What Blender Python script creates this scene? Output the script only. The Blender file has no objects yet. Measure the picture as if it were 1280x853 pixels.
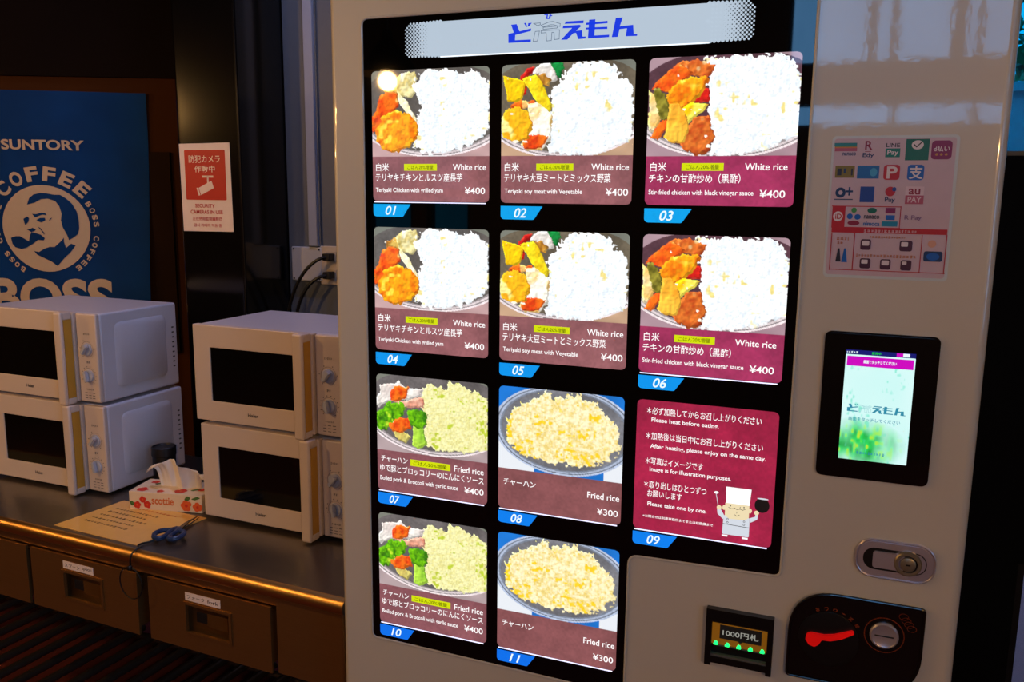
import bpy, bmesh, math, random
import numpy as np
from mathutils import Matrix, Vector
R = math.radians
sc = bpy.context.scene
COL = sc.collection

# ---------------------------------------------------------------- camera, world, lights, exposure
cd = bpy.data.cameras.new('camera'); cam = bpy.data.objects.new('camera', cd); COL.objects.link(cam)
cd.sensor_width = 36.0; cd.lens = 30.267; cd.clip_start = 0.05
cam.matrix_world = Matrix(((0.9306, -0.0715, 0.3590, 0.7682), (0.3659, 0.1528, -0.9180, -1.3069),
                           (0.0107, 0.9857, 0.1684, 1.5002), (0, 0, 0, 1)))
sc.camera = cam
sc.view_settings.view_transform = 'Standard'; sc.view_settings.look = 'None'
sc.view_settings.gamma = 1.0; sc.view_settings.exposure = 0.0; sc.view_settings.use_curve_mapping = False
sc.cycles.use_denoising = True
sc.cycles.max_bounces = 8
wd = bpy.data.worlds.new('sky'); sc.world = wd; wd.use_nodes = True
wn = wd.node_tree; bgn = wn.nodes['Background']
SKY_STRENGTH = 6.0; TILE = 1.12
_tc0 = wn.nodes.new('ShaderNodeTexCoord'); _mp = wn.nodes.new('ShaderNodeMapping'); _mp.inputs['Scale'].default_value = (9, 9, 2.5)
_nz = wn.nodes.new('ShaderNodeTexNoise'); _nz.inputs['Scale'].default_value = 2.2; _nz.inputs['Detail'].default_value = 3.0
_cr = wn.nodes.new('ShaderNodeMix'); _cr.data_type = 'RGBA'; _cr.inputs['A'].default_value = (0.10, 0.36, 0.72, 1); _cr.inputs['B'].default_value = (0.36, 0.76, 1.30, 1)
wn.links.new(_tc0.outputs['Generated'], _mp.inputs['Vector']); wn.links.new(_mp.outputs['Vector'], _nz.inputs['Vector'])
wn.links.new(_nz.outputs['Fac'], _cr.inputs['Factor']); wn.links.new(_cr.outputs['Result'], bgn.inputs['Color'])
bgn.inputs['Strength'].default_value = SKY_STRENGTH
def portal(loc, rot, sx, sy):
    l = bpy.data.lights.new('daylight_portal', 'AREA'); l.shape = 'RECTANGLE'; l.size = sx; l.size_y = sy
    o = bpy.data.objects.new('daylight_portal', l); COL.objects.link(o); o.location = loc; o.rotation_euler = rot
    l.cycles.is_portal = True
# pendant lamps: place, watts; the middle two assumed from table edge glints
LAMPS = [((-1.24, -2.25, 2.01), 20.0, 'warm pendant lamp hanging behind the viewer, seen as a glint in the display glass'),
         ((-1.40, -.95, 1.95), 31.0, 'assumed warm pendant lamp, unseen, hanging in front of the steel table, nearer the vending machine'),
         ((-2.90, -.95, 1.95), 34.0, 'assumed warm pendant lamp, unseen, hanging in front of the far end of the steel table'),
         ((2.40, -3.20, 2.20), 88.0, 'unseen warm pendant lamp near the front wall, added to light the right of the vending machine')]  # last one is an unseen lamp added to warm the machine's right side

# ---------------------------------------------------------------- materials
def s2l(c):
    c = np.asarray(c, float)
    return np.where(c <= 0.04045, c / 12.92, ((c + 0.055) / 1.055) ** 2.4)
def hexc(r, g, b): return tuple(float(x) for x in s2l((r / 255, g / 255, b / 255)))
MC = {}
def mat(name, rgb, rough=0.5, metal=0.0, var=0.06, scale=40.0, emit=0.0, coat=0.0, bump=0.0, bscale=200.0, stretch=None, trans=0.0, spec=0.5):
    if name in MC: return MC[name]
    m = bpy.data.materials.new(name); m.use_nodes = True; nt = m.node_tree; b = nt.nodes['Principled BSDF']
    c = hexc(*rgb)
    tc = nt.nodes.new('ShaderNodeTexCoord'); nz = nt.nodes.new('ShaderNodeTexNoise'); nz.inputs['Scale'].default_value = scale
    src = tc.outputs['Object']
    if stretch:
        mp = nt.nodes.new('ShaderNodeMapping'); mp.inputs['Scale'].default_value = stretch
        nt.links.new(src, mp.inputs['Vector']); src = mp.outputs['Vector']
    nt.links.new(src, nz.inputs['Vector'])
    mx = nt.nodes.new('ShaderNodeMix'); mx.data_type = 'RGBA'
    mx.inputs['A'].default_value = (*[x * (1 - var) for x in c], 1); mx.inputs['B'].default_value = (*[min(1, x * (1 + var)) for x in c], 1)
    nt.links.new(nz.outputs['Fac'], mx.inputs['Factor'])
    nt.links.new(mx.outputs['Result'], b.inputs['Base Color'])
    b.inputs['Roughness'].default_value = rough; b.inputs['Metallic'].default_value = metal
    b.inputs['Coat Weight'].default_value = coat; b.inputs['Coat Roughness'].default_value = 0.04
    b.inputs['Specular IOR Level'].default_value = spec
    if emit > 0:
        nt.links.new(mx.outputs['Result'], b.inputs['Emission Color']); b.inputs['Emission Strength'].default_value = emit
    if bump > 0:
        n2 = nt.nodes.new('ShaderNodeTexNoise'); n2.inputs['Scale'].default_value = bscale; nt.links.new(src, n2.inputs['Vector'])
        bp = nt.nodes.new('ShaderNodeBump'); bp.inputs['Strength'].default_value = bump; bp.inputs['Distance'].default_value = 0.002
        nt.links.new(n2.outputs['Fac'], bp.inputs['Height']); nt.links.new(bp.outputs['Normal'], b.inputs['Normal'])
        if coat > 0: nt.links.new(bp.outputs['Normal'], b.inputs['Coat Normal'])
    MC[name] = m
    return m
def glow(name, rgb, emit, rough=0.08):
    """a lit print or lamp: dark base under a smooth cover, its own light from emission"""
    if name in MC: return MC[name]
    m = bpy.data.materials.new(name); m.use_nodes = True; b = m.node_tree.nodes['Principled BSDF']
    b.inputs['Base Color'].default_value = (0.02, 0.02, 0.02, 1); b.inputs['Roughness'].default_value = rough
    b.inputs['Emission Color'].default_value = (*hexc(*rgb), 1); b.inputs['Emission Strength'].default_value = emit
    MC[name] = m
    return m
def print_mat(name, emit):
    if name in MC: return MC[name]
    m = bpy.data.materials.new(name); m.use_nodes = True; nt = m.node_tree; b = nt.nodes['Principled BSDF']
    a = nt.nodes.new('ShaderNodeVertexColor'); a.layer_name = 'art'
    b.inputs['Base Color'].default_value = (0.02, 0.02, 0.02, 1); b.inputs['Roughness'].default_value = 0.03
    nt.links.new(a.outputs['Color'], b.inputs['Emission Color']); b.inputs['Emission Strength'].default_value = emit
    MC[name] = m
    return m
def pane_mat(name, tint, mixf=0.12):
    if name in MC: return MC[name]
    m = bpy.data.materials.new(name); m.use_nodes = True; nt = m.node_tree; nt.nodes.clear()
    out = nt.nodes.new('ShaderNodeOutputMaterial'); t = nt.nodes.new('ShaderNodeBsdfTransparent'); g = nt.nodes.new('ShaderNodeBsdfGlossy')
    t.inputs['Color'].default_value = (*tint, 1); g.inputs['Roughness'].default_value = 0.02
    f = nt.nodes.new('ShaderNodeFresnel'); f.inputs['IOR'].default_value = 1.45; mx = nt.nodes.new('ShaderNodeMixShader')
    nt.links.new(f.outputs[0], mx.inputs[0]); nt.links.new(t.outputs[0], mx.inputs[1]); nt.links.new(g.outputs[0], mx.inputs[2])
    nt.links.new(mx.outputs[0], out.inputs['Surface']); MC[name] = m
    return m

def frame_ring(mb, x0, x1, z0, z1, h, y0, y1, mi=0):
    a, b, c, d = h; O = [(x0, z0), (x1, z0), (x1, z1), (x0, z1)]; I = [(a, c), (b, c), (b, d), (a, d)]
    vs = [(x, y, z) for y in (y0, y1) for x, z in O + I]; fs = []
    for i in range(4):
        j = (i + 1) % 4
        fs += [(i, j, 4 + j, 4 + i), (8 + j, 8 + i, 12 + i, 12 + j), (j, i, 8 + i, 8 + j), (4 + i, 4 + j, 12 + j, 12 + i)]
    return mb.add(vs, fs, mi)
# ---------------------------------------------------------------- mesh building
class MB:
    def __init__(s): s.v = []; s.f = []; s.m = []; s.sm = []
    def add(s, vs, fs, mi=0, smooth=False):
        o = len(s.v); s.v += [tuple(map(float, v)) for v in vs]
        for f in fs: s.f.append([i + o for i in f]); s.m.append(mi); s.sm.append(smooth)
        return s
    def box(s, x0, x1, y0, y1, z0, z1, mi=0, bev=0.0, seg=2):
        if bev <= 0:
            vs = [(x, y, z) for z in (z0, z1) for y in (y0, y1) for x in (x0, x1)]
            return s.add(vs, [(0, 2, 3, 1), (4, 5, 7, 6), (0, 1, 5, 4), (2, 6, 7, 3), (0, 4, 6, 2), (1, 3, 7, 5)], mi)
        bm = bmesh.new(); bmesh.ops.create_cube(bm, size=1.0)
        for v in bm.verts: v.co = Vector(((x0 + x1) / 2 + v.co.x * (x1 - x0), (y0 + y1) / 2 + v.co.y * (y1 - y0), (z0 + z1) / 2 + v.co.z * (z1 - z0)))
        bmesh.ops.bevel(bm, geom=list(bm.edges), offset=bev, segments=seg, profile=0.5, affect='EDGES')
        return s.bm(bm, mi, None)
    def bm(s, bm, mi=0, smooth=False, M=None):
        bm.verts.index_update()
        bm.normal_update(); sm = [smooth if smooth is not None else max(abs(c) for c in f.normal) < .9999 for f in bm.faces]
        s.add([(M @ v.co if M else v.co) for v in bm.verts], [[v.index for v in f.verts] for f in bm.faces], mi, False); s.sm[len(s.sm) - len(sm):] = sm; bm.free(); return s
    def poly(s, pts, fn, mi=0):
        """flat outline (2D points, any winding); fn maps (u, v) into space, u right, v up as seen from the front"""
        a = sum(p[0] * q[1] - q[0] * p[1] for p, q in zip(pts, pts[1:] + pts[:1]))
        if a < 0: pts = pts[::-1]
        return s.add([fn(*p) for p in pts], [list(range(len(pts)))], mi)
    def prism(s, pts, fn, d0, d1, mi=0, side=None):
        """outline extruded from depth d0 (back) to d1 (front); fn(u, v, d)"""
        a = sum(p[0] * q[1] - q[0] * p[1] for p, q in zip(pts, pts[1:] + pts[:1]))
        if a < 0: pts = pts[::-1]
        n = len(pts)
        s.add([fn(u, v, d0) for u, v in pts] + [fn(u, v, d1) for u, v in pts], [list(range(n, 2 * n)), list(range(n - 1, -1, -1))], mi)
        o = len(s.v) - 2 * n
        for i in range(n):
            j = (i + 1) % n
            s.f.append([o + i, o + j, o + n + j, o + n + i]); s.m.append(mi if side is None else side); s.sm.append(False)
        return s
    def tube(s, path, r, n=8, mi=0, closed=False, caps=True):
        P = [Vector(p) for p in path]; k = len(P); rings = []
        up = Vector((0, 0, 1)); prev = None
        for i, p in enumerate(P):
            a = P[(i - 1) % k] if closed or i > 0 else p; b = P[(i + 1) % k] if closed or i < k - 1 else p
            t = (b - a).normalized()
            if prev is None:
                x = t.cross(up); x = x.normalized() if x.length > 1e-3 else Vector((1, 0, 0))
            else:
                x = prev - t * prev.dot(t); x = x.normalized() if x.length > 1e-4 else t.orthogonal().normalized()
            prev = x; y = t.cross(x); rr = r[i] if isinstance(r, (list, tuple)) else r
            rings.append([p + (x * math.cos(2 * math.pi * j / n) + y * math.sin(2 * math.pi * j / n)) * rr for j in range(n)])
        vs = [q for ring in rings for q in ring]; fs = []
        for i in range(k if closed else k - 1):
            for j in range(n):
                a = i * n + j; b = i * n + (j + 1) % n; c = ((i + 1) % k) * n + (j + 1) % n; d = ((i + 1) % k) * n + j
                fs.append((a, b, c, d))
        if caps and not closed: fs += [tuple(range(n - 1, -1, -1)), tuple((k - 1) * n + j for j in range(n))]
        return s.add(vs, fs, mi, True)
    def lathe(s, prof, n=32, mi=0, M=None, smooth=True):
        """profile [(radius, height)] turned about local Z; M places it"""
        vs = []; fs = []
        for r, h in prof:
            for j in range(n):
                p = Vector((r * math.cos(2 * math.pi * j / n), r * math.sin(2 * math.pi * j / n), h)); vs.append(M @ p if M else p)
        k = len(prof)
        for i in range(k - 1):
            for j in range(n): fs.append((i * n + j, i * n + (j + 1) % n, (i + 1) * n + (j + 1) % n, (i + 1) * n + j))
        if prof[0][0] > 1e-6: fs.append(tuple(range(n - 1, -1, -1)))
        if prof[-1][0] > 1e-6: fs.append(tuple((k - 1) * n + j for j in range(n)))
        return s.add(vs, fs, mi, smooth)
    def text(s, body, x0, x1, yc, fn, mi=0, h=None, bold=0.0, shear=0.0, fit=True, align='L'):
        """lettering; fitted between x0 and x1 when fit, height h of its ink (or natural)"""
        vs, fs = glyphs(body, bold, shear)
        if not vs: return s
        ax = min(v[0] for v in vs); bx = max(v[0] for v in vs); ay = min(v[1] for v in vs); by = max(v[1] for v in vs)
        sx = (x1 - x0) / (bx - ax); sy = h / (by - ay) if h else sx
        if not fit: sx = sy
        x = x0 if align == 'L' or fit else (x1 - (bx - ax) * sx if align == 'R' else (x0 + x1 - (bx - ax) * sx) / 2)
        return s.add([fn(x + (v[0] - ax) * sx, yc + (v[1] - (ay + by) / 2) * sy) for v in vs], fs, mi)
    def smudge(s, x0, x1, yc, fn, mi=0, h=.004, seed=1):
        """a line of print too small to read: short uneven strokes"""
        rs = random.Random(seed); x = x0
        while x < x1 - h * .3:
            w = min(h * rs.uniform(.5, .95), x1 - x); k = rs.uniform(.55, 1.0) * h / 2
            for a, b in ((-k, -k * .45), (-k * .12, k * .25), (k * .6, k)): s.poly([(x, yc + a), (x + w * rs.uniform(.6, 1), yc + a), (x + w * rs.uniform(.6, 1), yc + b), (x, yc + b)], fn, mi)
            s.poly([(x + w * .4, yc - k), (x + w * .58, yc - k), (x + w * .58, yc + k), (x + w * .4, yc + k)], fn, mi)
            x += w + h * .22
        return s
    def build(s, name, mats, parent=None, loc=None, angle=None):
        me = bpy.data.meshes.new(name); me.from_pydata(s.v, [], s.f)
        for m in (mats if isinstance(mats, (list, tuple)) else [mats]): me.materials.append(m)
        me.polygons.foreach_set('material_index', s.m); me.polygons.foreach_set('use_smooth', s.sm)
        me.update()
        o = bpy.data.objects.new(name, me); COL.objects.link(o)
        if any(s.sm):
            me.set_sharp_from_angle(angle=R(angle or 40)); me.polygons.foreach_set('use_smooth', s.sm); me.update()
        if parent: o.parent = parent
        if loc: o.location = loc
        return o
_tc = bpy.data.curves.new('type', 'FONT'); _to = bpy.data.objects.new('type', _tc); COL.objects.link(_to); GC = {}
_tc.resolution_u = 5
def glyphs(body, bold=0.0, shear=0.0):
    k = (body, bold, shear)
    if k not in GC:
        _tc.body = body; _tc.offset = bold; _tc.shear = shear; _to.update_tag()
        dg = bpy.context.evaluated_depsgraph_get(); dg.update()
        me = bpy.data.meshes.new_from_object(_to.evaluated_get(dg))
        fs = []
        for p in me.polygons:
            f = list(p.vertices)
            if p.normal.z < 0: f.reverse()
            fs.append(f)
        GC[k] = ([tuple(v.co) for v in me.vertices], fs); bpy.data.meshes.remove(me)
    return GC[k]
def rrect(x0, y0, x1, y1, r, n=6, corners=(1, 1, 1, 1)):
    out = []
    for (cx, cy, a0), c in zip(((x1 - r, y0 + r, -90), (x1 - r, y1 - r, 0), (x0 + r, y1 - r, 90), (x0 + r, y0 + r, 180)), corners):
        if not c: out.append((cx + (r if a0 in (-90, 0) else -r), cy + (r if a0 in (0, 90) else -r))); continue
        for i in range(n + 1):
            a = R(a0 + 90 * i / n); out.append((cx + r * math.cos(a), cy + r * math.sin(a)))
    return out
def ell(cx, cy, rx, ry=None, n=24, a0=0, a1=360):
    ry = ry or rx; k = n if a1 - a0 >= 360 else n + 1
    return [(cx + rx * math.cos(R(a0 + (a1 - a0) * i / n)), cy + ry * math.sin(R(a0 + (a1 - a0) * i / n))) for i in range(k)]
def rounded(pts, rad, n=5):
    """round the corners of an outline; rad one number or one per corner"""
    out = []; k = len(pts)
    for i, p in enumerate(pts):
        r = rad[i] if isinstance(rad, (list, tuple)) else rad
        p = Vector(p); a = (Vector(pts[i - 1]) - p); b = (Vector(pts[(i + 1) % k]) - p); la, lb = a.length, b.length; a.normalize(); b.normalize()
        if r <= 0: out.append(tuple(p)); continue
        th = a.angle(b); t = min(r / math.tan(th / 2), la * .49, lb * .49); p0 = p + a * t; p1 = p + b * t
        for j in range(n + 1):
            q = j / n; out.append(tuple(p0 * (1 - q) ** 2 + p * 2 * q * (1 - q) + p1 * q * q))
    return out
def stroke(pts, w, closed=True):
    out = []; k = len(pts)
    for i in range(k if closed else k - 1):
        p = Vector(pts[i]); q = Vector(pts[(i + 1) % k]); d = (q - p)
        if d.length < 1e-9: continue
        d.normalize(); n = Vector((-d.y, d.x)) * w / 2; e = d * w / 2
        out.append([tuple(p - e + n), tuple(p - e - n), tuple(q + e - n), tuple(q + e + n)])
    return out
def tag(o, label=None, cat=None, group=None, kind=None):
    if label: o['label'] = label
    if cat: o['category'] = cat
    if group: o['group'] = group
    if kind: o['kind'] = kind
    return o
def thing(name, loc, label, cat, rz=0.0, group=None):
    o = bpy.data.objects.new(name, None); COL.objects.link(o); o.location = loc; o.rotation_euler = (0, 0, rz); o.empty_display_size = .1
    return tag(o, label, cat, group)
def struct(o): o['kind'] = 'structure'; return o
def FP(d):                       # front plane of the vending machine, d metres proud of it
    return lambda u, v, dd=0.0: (u, -(d + dd), v)
# ---------------------------------------------------------------- room shell
M_wall = mat('brown_wall_paint', (62, 31, 6), .85, var=.15, scale=3, spec=.1)
M_soffit = mat('dark_brown_board', (18, 8, 4), .85, var=.15, scale=3, spec=.08)
M_black = mat('black_plastic', (10, 10, 11), .35)
M_dkframe = mat('dark_window_frame', (16, 17, 20), .4)
def holes(mb, x0, x1, z0, z1, hs, y0, y1):
    xs = sorted({x0, x1, *[h[0] for h in hs], *[h[1] for h in hs]}); zs = sorted({z0, z1, *[h[2] for h in hs], *[h[3] for h in hs]})
    for a, b in zip(xs, xs[1:]):
        for c, d in zip(zs, zs[1:]):
            if not any(h[0] <= (a + b) / 2 <= h[1] and h[2] <= (c + d) / 2 <= h[3] for h in hs): mb.box(a, b, y0, y1, c, d)
    return mb
CEIL = 3.4
struct(MB().box(-4.2, 3.3, -4.1, 4.6, -.06, 0).build('floor', mat('dark_red_carpet', (80, 12, 10), .9, var=.3, scale=60, bump=.5)))
struct(MB().box(-4.2, 3.3, -4.1, 2.2, CEIL, CEIL + .08).build('ceiling', mat('dark_ceiling_board', (48, 38, 32), .8)))
# the back wall right of the column, with a window beside the machine
BW = [(1.06, 2.6, 1.60, 2.7), (1.205, 2.6, .06, .62)]
struct(holes(MB(), -.886, 3.2, 0, CEIL, BW, 1.0, 1.12).build('wall_back', mat('near_black_panel', (8, 8, 8), .8, spec=.1)))
WL_P = Vector((-1.643, 1.190, 0)); WL_A = R(25); WL_E = Vector((math.cos(WL_A), math.sin(WL_A), 0)); WL_N = Vector((math.sin(WL_A), -math.cos(WL_A), 0))
def WL(off):
    return lambda s, z, d=0.0: tuple(WL_P + WL_E * s + WL_N * (off + d) + Vector((0, 0, z)))
w = MB(); f = WL(0)
w.prism([(-2.75, 0), (.96, 0), (.96, CEIL), (-2.75, CEIL)], f, -.1, 0)
struct(w.build('wall_left', M_wall))
struct(MB().box(-.99, -.886, 1.0, 1.72, 0, CEIL).build('wall_return', M_wall))
w = MB(); w.prism([(-2.75, 1.896), (.86, 1.896), (.86, CEIL - .002), (-2.75, CEIL - .002)], WL(.001), 0, .018)
struct(w.build('trim_1', M_soffit))
w = MB(); w.prism([(.012, .9), (.085, .9), (.085, 1.637), (.012, 1.637)], WL(.001), 0, .02)
struct(w.build('trim_2', mat('dark_brown_door_board', (34, 18, 8), .85, spec=.1)))
struct(MB().box(-4.2, -4.1, -4.1, .2, 0, CEIL).build('wall_side', M_wall))
RW = (-3.9, -1.7, 1.1, 3.2)  # assumed opening in the right wall, unseen, lets blue daylight onto the microwaves
m = MB()
for a, b, c, d in ((-4.1, RW[0], 0, CEIL), (RW[1], 1.12, 0, CEIL), (RW[0], RW[1], 0, RW[2]), (RW[0], RW[1], RW[3], CEIL)): m.box(3.2, 3.3, a, b, c, d)
struct(m.build('wall_right', M_wall))
FW = [(.35, 1.50, 2.23, 3.1), (.35, 1.50, 1.90, 2.02), (-2.42, -2.05, 1.0, 2.05), (-1.95, -1.62, 1.0, 2.05)]
struct(holes(MB(), -4.2, 3.3, 0, CEIL, FW, -4.12, -4.0).build('wall_front', mat('brown_front_wall', (92, 66, 48), .6)))
P_clear = pane_mat('clear_window_pane', (.86, .93, .97)); P_teal = pane_mat('blue_green_window_pane', (.03, .37, .42)); P_dim = pane_mat('dim_teal_window_pane', (.06, .22, .22))
def window(n, h, y0, y1, bars, pane, fr=.02, mid=()):
    x0, x1, z0, z1 = h; m = MB()
    for a, b, c, d in ((x0, x1, z0, z0 + fr), (x0, x1, z1 - fr, z1), (x0, x0 + fr, z0 + fr, z1 - fr), (x1 - fr, x1, z0 + fr, z1 - fr)): m.box(a, b, y0, y1, c, d)
    for x, w_ in bars: m.box(x - w_ / 2, x + w_ / 2, y0 + .01, y1 - .01, z0 + fr, z1 - fr)
    for z, w_ in mid: m.box(x0 + fr, x1 - fr, y0 + .015, y1 - .015, z - w_ / 2, z + w_ / 2)
    o = struct(m.build('window_%d' % n, M_dkframe))
    MB().box(x0 + fr, x1 - fr, (y0 + y1) / 2 - .003, (y0 + y1) / 2 + .003, z0 + fr, z1 - fr).build('pane', pane, o)
    portal(((x0 + x1) / 2, y0 - .03 if y0 < 0 else y1 + .03, (z0 + z1) / 2), (R(90), 0, 0) if y0 < 0 else (R(-90), 0, 0), x1 - x0, z1 - z0)
window(1, FW[0], -4.09, -4.03, [(.79, .05), (.905, .04), (1.225, .075), (1.325, .03)], P_clear)
window(2, FW[1], -4.09, -4.03, [(.93, .03), (1.33, .03)], P_clear, .008)
window(3, FW[2], -4.09, -4.03, [], P_dim, .03, [(1.5, .05)])
window(4, FW[3], -4.09, -4.03, [], P_dim, .03, [(1.5, .05)])
window(5, BW[0], 1.03, 1.09, [(1.9, .05)], P_teal, .012)
window(6, BW[1], 1.03, 1.09, [(1.9, .05)], P_clear, .02)
m = MB()
for a, b, c, d in ((RW[0], RW[1], RW[2], RW[2] + .04), (RW[0], RW[1], RW[3] - .04, RW[3]), (RW[0], RW[0] + .04, RW[2], RW[3]), (RW[1] - .04, RW[1], RW[2], RW[3]), (-2.82, -2.78, RW[2], RW[3])): m.box(3.22, 3.28, a, b, c, d)
o = struct(m.build('window_7', M_dkframe)); MB().box(3.247, 3.253, RW[0] + .04, RW[1] - .04, RW[2] + .04, RW[3] - .04).build('pane', P_clear, o)  # assumed window out of view, added for cool light from the right
portal((3.27, (RW[0] + RW[1]) / 2, (RW[2] + RW[3]) / 2), (R(90), 0, R(90)), RW[1] - RW[0], RW[3] - RW[2])
# outside: paved yard, low blue wall, shrubs
def brick_mat(name, c1, c2, mortar, scale):
    m = bpy.data.materials.new(name); m.use_nodes = True; nt = m.node_tree; b = nt.nodes['Principled BSDF']
    tc = nt.nodes.new('ShaderNodeTexCoord'); br = nt.nodes.new('ShaderNodeTexBrick')
    br.inputs['Color1'].default_value = (*hexc(*c1), 1); br.inputs['Color2'].default_value = (*hexc(*c2), 1); br.inputs['Mortar'].default_value = (*hexc(*mortar), 1)
    br.inputs['Scale'].default_value = scale; br.inputs['Mortar Size'].default_value = .03
    nt.links.new(tc.outputs['Object'], br.inputs['Vector']); nt.links.new(br.outputs['Color'], b.inputs['Base Color']); b.inputs['Roughness'].default_value = .8
    return m
struct(MB().box(-4.5, 9, 1.75, 9, -.12, -.06).box(1.0, 9, 1.13, 1.75, -.12, -.06).build('ground', brick_mat('pale_paving', (190, 200, 200), (160, 175, 178), (70, 85, 90), 4)))
tag(MB().box(.2, 8, 4.2, 4.35, -.06, 2.08).box(.15, 8.05, 4.17, 4.38, 2.08, 2.13).build('boundary_wall', mat('pale_blue_render', (110, 190, 205), .8)),
    'pale blue boundary wall outside the window beside the machine', 'wall', kind='structure')
# ---------------------------------------------------------------- column, trim and wall fittings
M_col = mat('black_gloss_column_paint', (9, 8, 9), .13, var=.1, spec=.5)
m = MB(); m.prism(rounded([(-1.118, .760), (-.886, .760), (-.886, 1.0), (-1.118, 1.0)], [.022, .008, 0, 0], 6), lambda u, v, d: (u, v, d), 0, CEIL - .002)
struct(m.build('column', M_col))
M_grey = mat('grey_painted_frame', (100, 106, 114), .45); M_duct = mat('pale_grey_duct', (160, 168, 188), .4)
struct(MB().box(-.884, -.52, .975, 1.0, 0, CEIL - .002, 0, .004).build('trim_3', M_grey))
t = thing('cable_duct', (-.781, .972, 1.334), 'pale grey cable duct rising above the blank cover plate', 'cable duct')
MB().box(-.0165, .0165, -.016, 0, 0, 1.9, 0, .003).build('cover', M_duct, t)
MB().box(-.022, -.0165, -.006, 0, 0, 1.9).box(.0165, .022, -.006, 0, 0, 1.9).build('backing_strip', M_grey, t)
M_plate = mat('ivory_plate', (196, 196, 196), .35); M_outlet = mat('cream_outlet_plastic', (214, 196, 168), .4)
t = thing('cover_plate', (-.809, .972, 1.278), 'square white blank cover plate on the grey frame with corner screws', 'cover plate')
MB().box(-.055, .055, -.012, 0, -.053, .053, 0, .003).build('plate', M_plate, t)
for sx in (-1, 1):
    for sz in (-1, 1):
        MB().lathe([(.0028, 0), (.0028, .001), (.001, .0016)], 10, 0, Matrix.Translation((sx * .047, -.012, sz * .046)) @ Matrix.Rotation(R(90), 4, 'X')).build('screw', mat('dark_screw', (60, 60, 60), .4, .8), t)
t = thing('wall_outlet', (-.718, .972, 1.276), 'cream wall outlet beside the blank cover plate, two black plugs in it', 'outlet')
MB().box(-.042, .042, -.01, 0, -.06, .06, 0, .003).build('face', M_outlet, t)
for z in (.028, -.028): MB().box(-.018, .018, -.0135, -.01, z - .016, z + .016, 0, .001).build('socket', mat('cream_socket', (200, 182, 152), .4), t)
M_rub = mat('black_cable_rubber', (9, 9, 10), .45)
def bez(p0, p1, p2, p3, n=16):
    p = [Vector(q) for q in (p0, p1, p2, p3)]
    return [tuple(p[0] * (1 - t) ** 3 + p[1] * 3 * t * (1 - t) ** 2 + p[2] * 3 * t * t * (1 - t) + p[3] * t ** 3) for t in [i / n for i in range(n + 1)]]
for z, lab, x in ((1.304, 'black power cable from the upper socket, dropping behind the microwave by the machine', -.862), (1.248, 'black power cable from the lower socket, dropping behind the microwave by the machine', -.833)):
    t = thing('power_cable', (-.718, .958, z), lab, 'cable', group=None)
    MB().box(-.013, .013, -.03, 0, -.011, .011, 0, .003).build('plug', M_rub, t)
    dx = x + .718
    pth = bez((0, -.028, 0), (-.02, -.05, .0), (dx + .035, -.06, -.03 - (z - 1.25) * .4), (dx, -.04, 1.07 - z), 16) + bez((dx, -.04, 1.07 - z), (dx - .03, -.03, 1.0 - z), (dx - .02, -.10, .9 - z), (dx + .05, -.13, .706 - z), 10)[1:]
    MB().tube(pth, .0052, 8).build('cord', M_rub, t)
# assumed cool tube light, unseen, added on the ceiling to cool the microwaves
M_fix = mat('light_fixture_white', (210, 210, 210), .5); M_tube = glow('assumed_cool_tube', (176, 186, 255), 3.0)
t = thing('assumed_ceiling_light', (-.42, .42, CEIL - .10), 'assumed cool white tube light, added unseen on the ceiling over the right microwave stack', 'assumed ceiling light')
MB().box(-.32, .32, -.05, .05, .05, .10, 0, .006).build('housing', M_fix, t)
MB().tube([(-.30, 0, .025), (.30, 0, .025)], .014, 12).build('tube', M_tube, t)
for x in (-.3075, .3075): MB().box(x - .0075, x + .0075, -.02, .02, .005, .05).build('tube_holder', M_fix, t)
l = bpy.data.lights.new('assumed_tube_glow', 'AREA'); l.shape = 'RECTANGLE'; l.size = .6; l.size_y = .03; l.energy = 14.0; l.color = (.52, .55, 1.0)
lo = bpy.data.objects.new('assumed_tube_glow', l); COL.objects.link(lo); lo.parent = t; lo.location = (0, 0, .005)
# security notice on the column
M_paper = mat('white_paper', (238, 222, 218), .5); M_red = mat('notice_red', (190, 24, 30), .45)
CPX, CPY = -1.012, .7595
def CP(off): return lambda u, v, d=0.0: (CPX + u, CPY - off - d, v)
m = MB(); m.prism([(-.090, 1.380), (.093, 1.382), (.091, 1.638), (-.092, 1.636)], CP(0), 0, .0012)
notice = tag(m.build('security_notice', M_paper), 'white and red security camera notice stuck on the black column', 'notice')
m = MB(); m.prism(rrect(-.074, 1.473, .074, 1.618, .004), CP(.0012), 0, .0003)
m.build('red_panel', M_red, notice)
m = MB(); f = CP(.0019)
m.text('防犯カメラ', -.058, .056, 1.592, f, 0, h=.022, bold=.012); m.text('作動中', -.038, .036, 1.563, f, 0, h=.020, bold=.012)
for p in stroke([(-.008, 1.541), (.026, 1.541)], .006, False): m.poly(p, f, 0)
for p in stroke([(.009, 1.541), (.009, 1.522)], .006, False): m.poly(p, f, 0)
m.poly([(-.026, 1.508), (.022, 1.529), (.030, 1.508), (-.018, 1.487)], CP(.0021), 0); m.poly([(-.034, 1.508), (-.028, 1.509), (-.021, 1.487), (-.027, 1.485)], f, 0)
m.text('SECURITY', -.042, .030, 1.456, f, 1, h=.011, bold=.02); m.text('CAMERAS IN USE', -.060, .058, 1.438, f, 1, h=.011, bold=.02)
m.text('正在使用監視攝影機', -.054, .054, 1.418, f, 1, h=.011, bold=.01); m.text('감시 카메라 작동 중', -.050, .052, 1.399, f, 1, h=.010, bold=.01)
m.build('lettering', [M_paper, M_red], notice)

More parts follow.
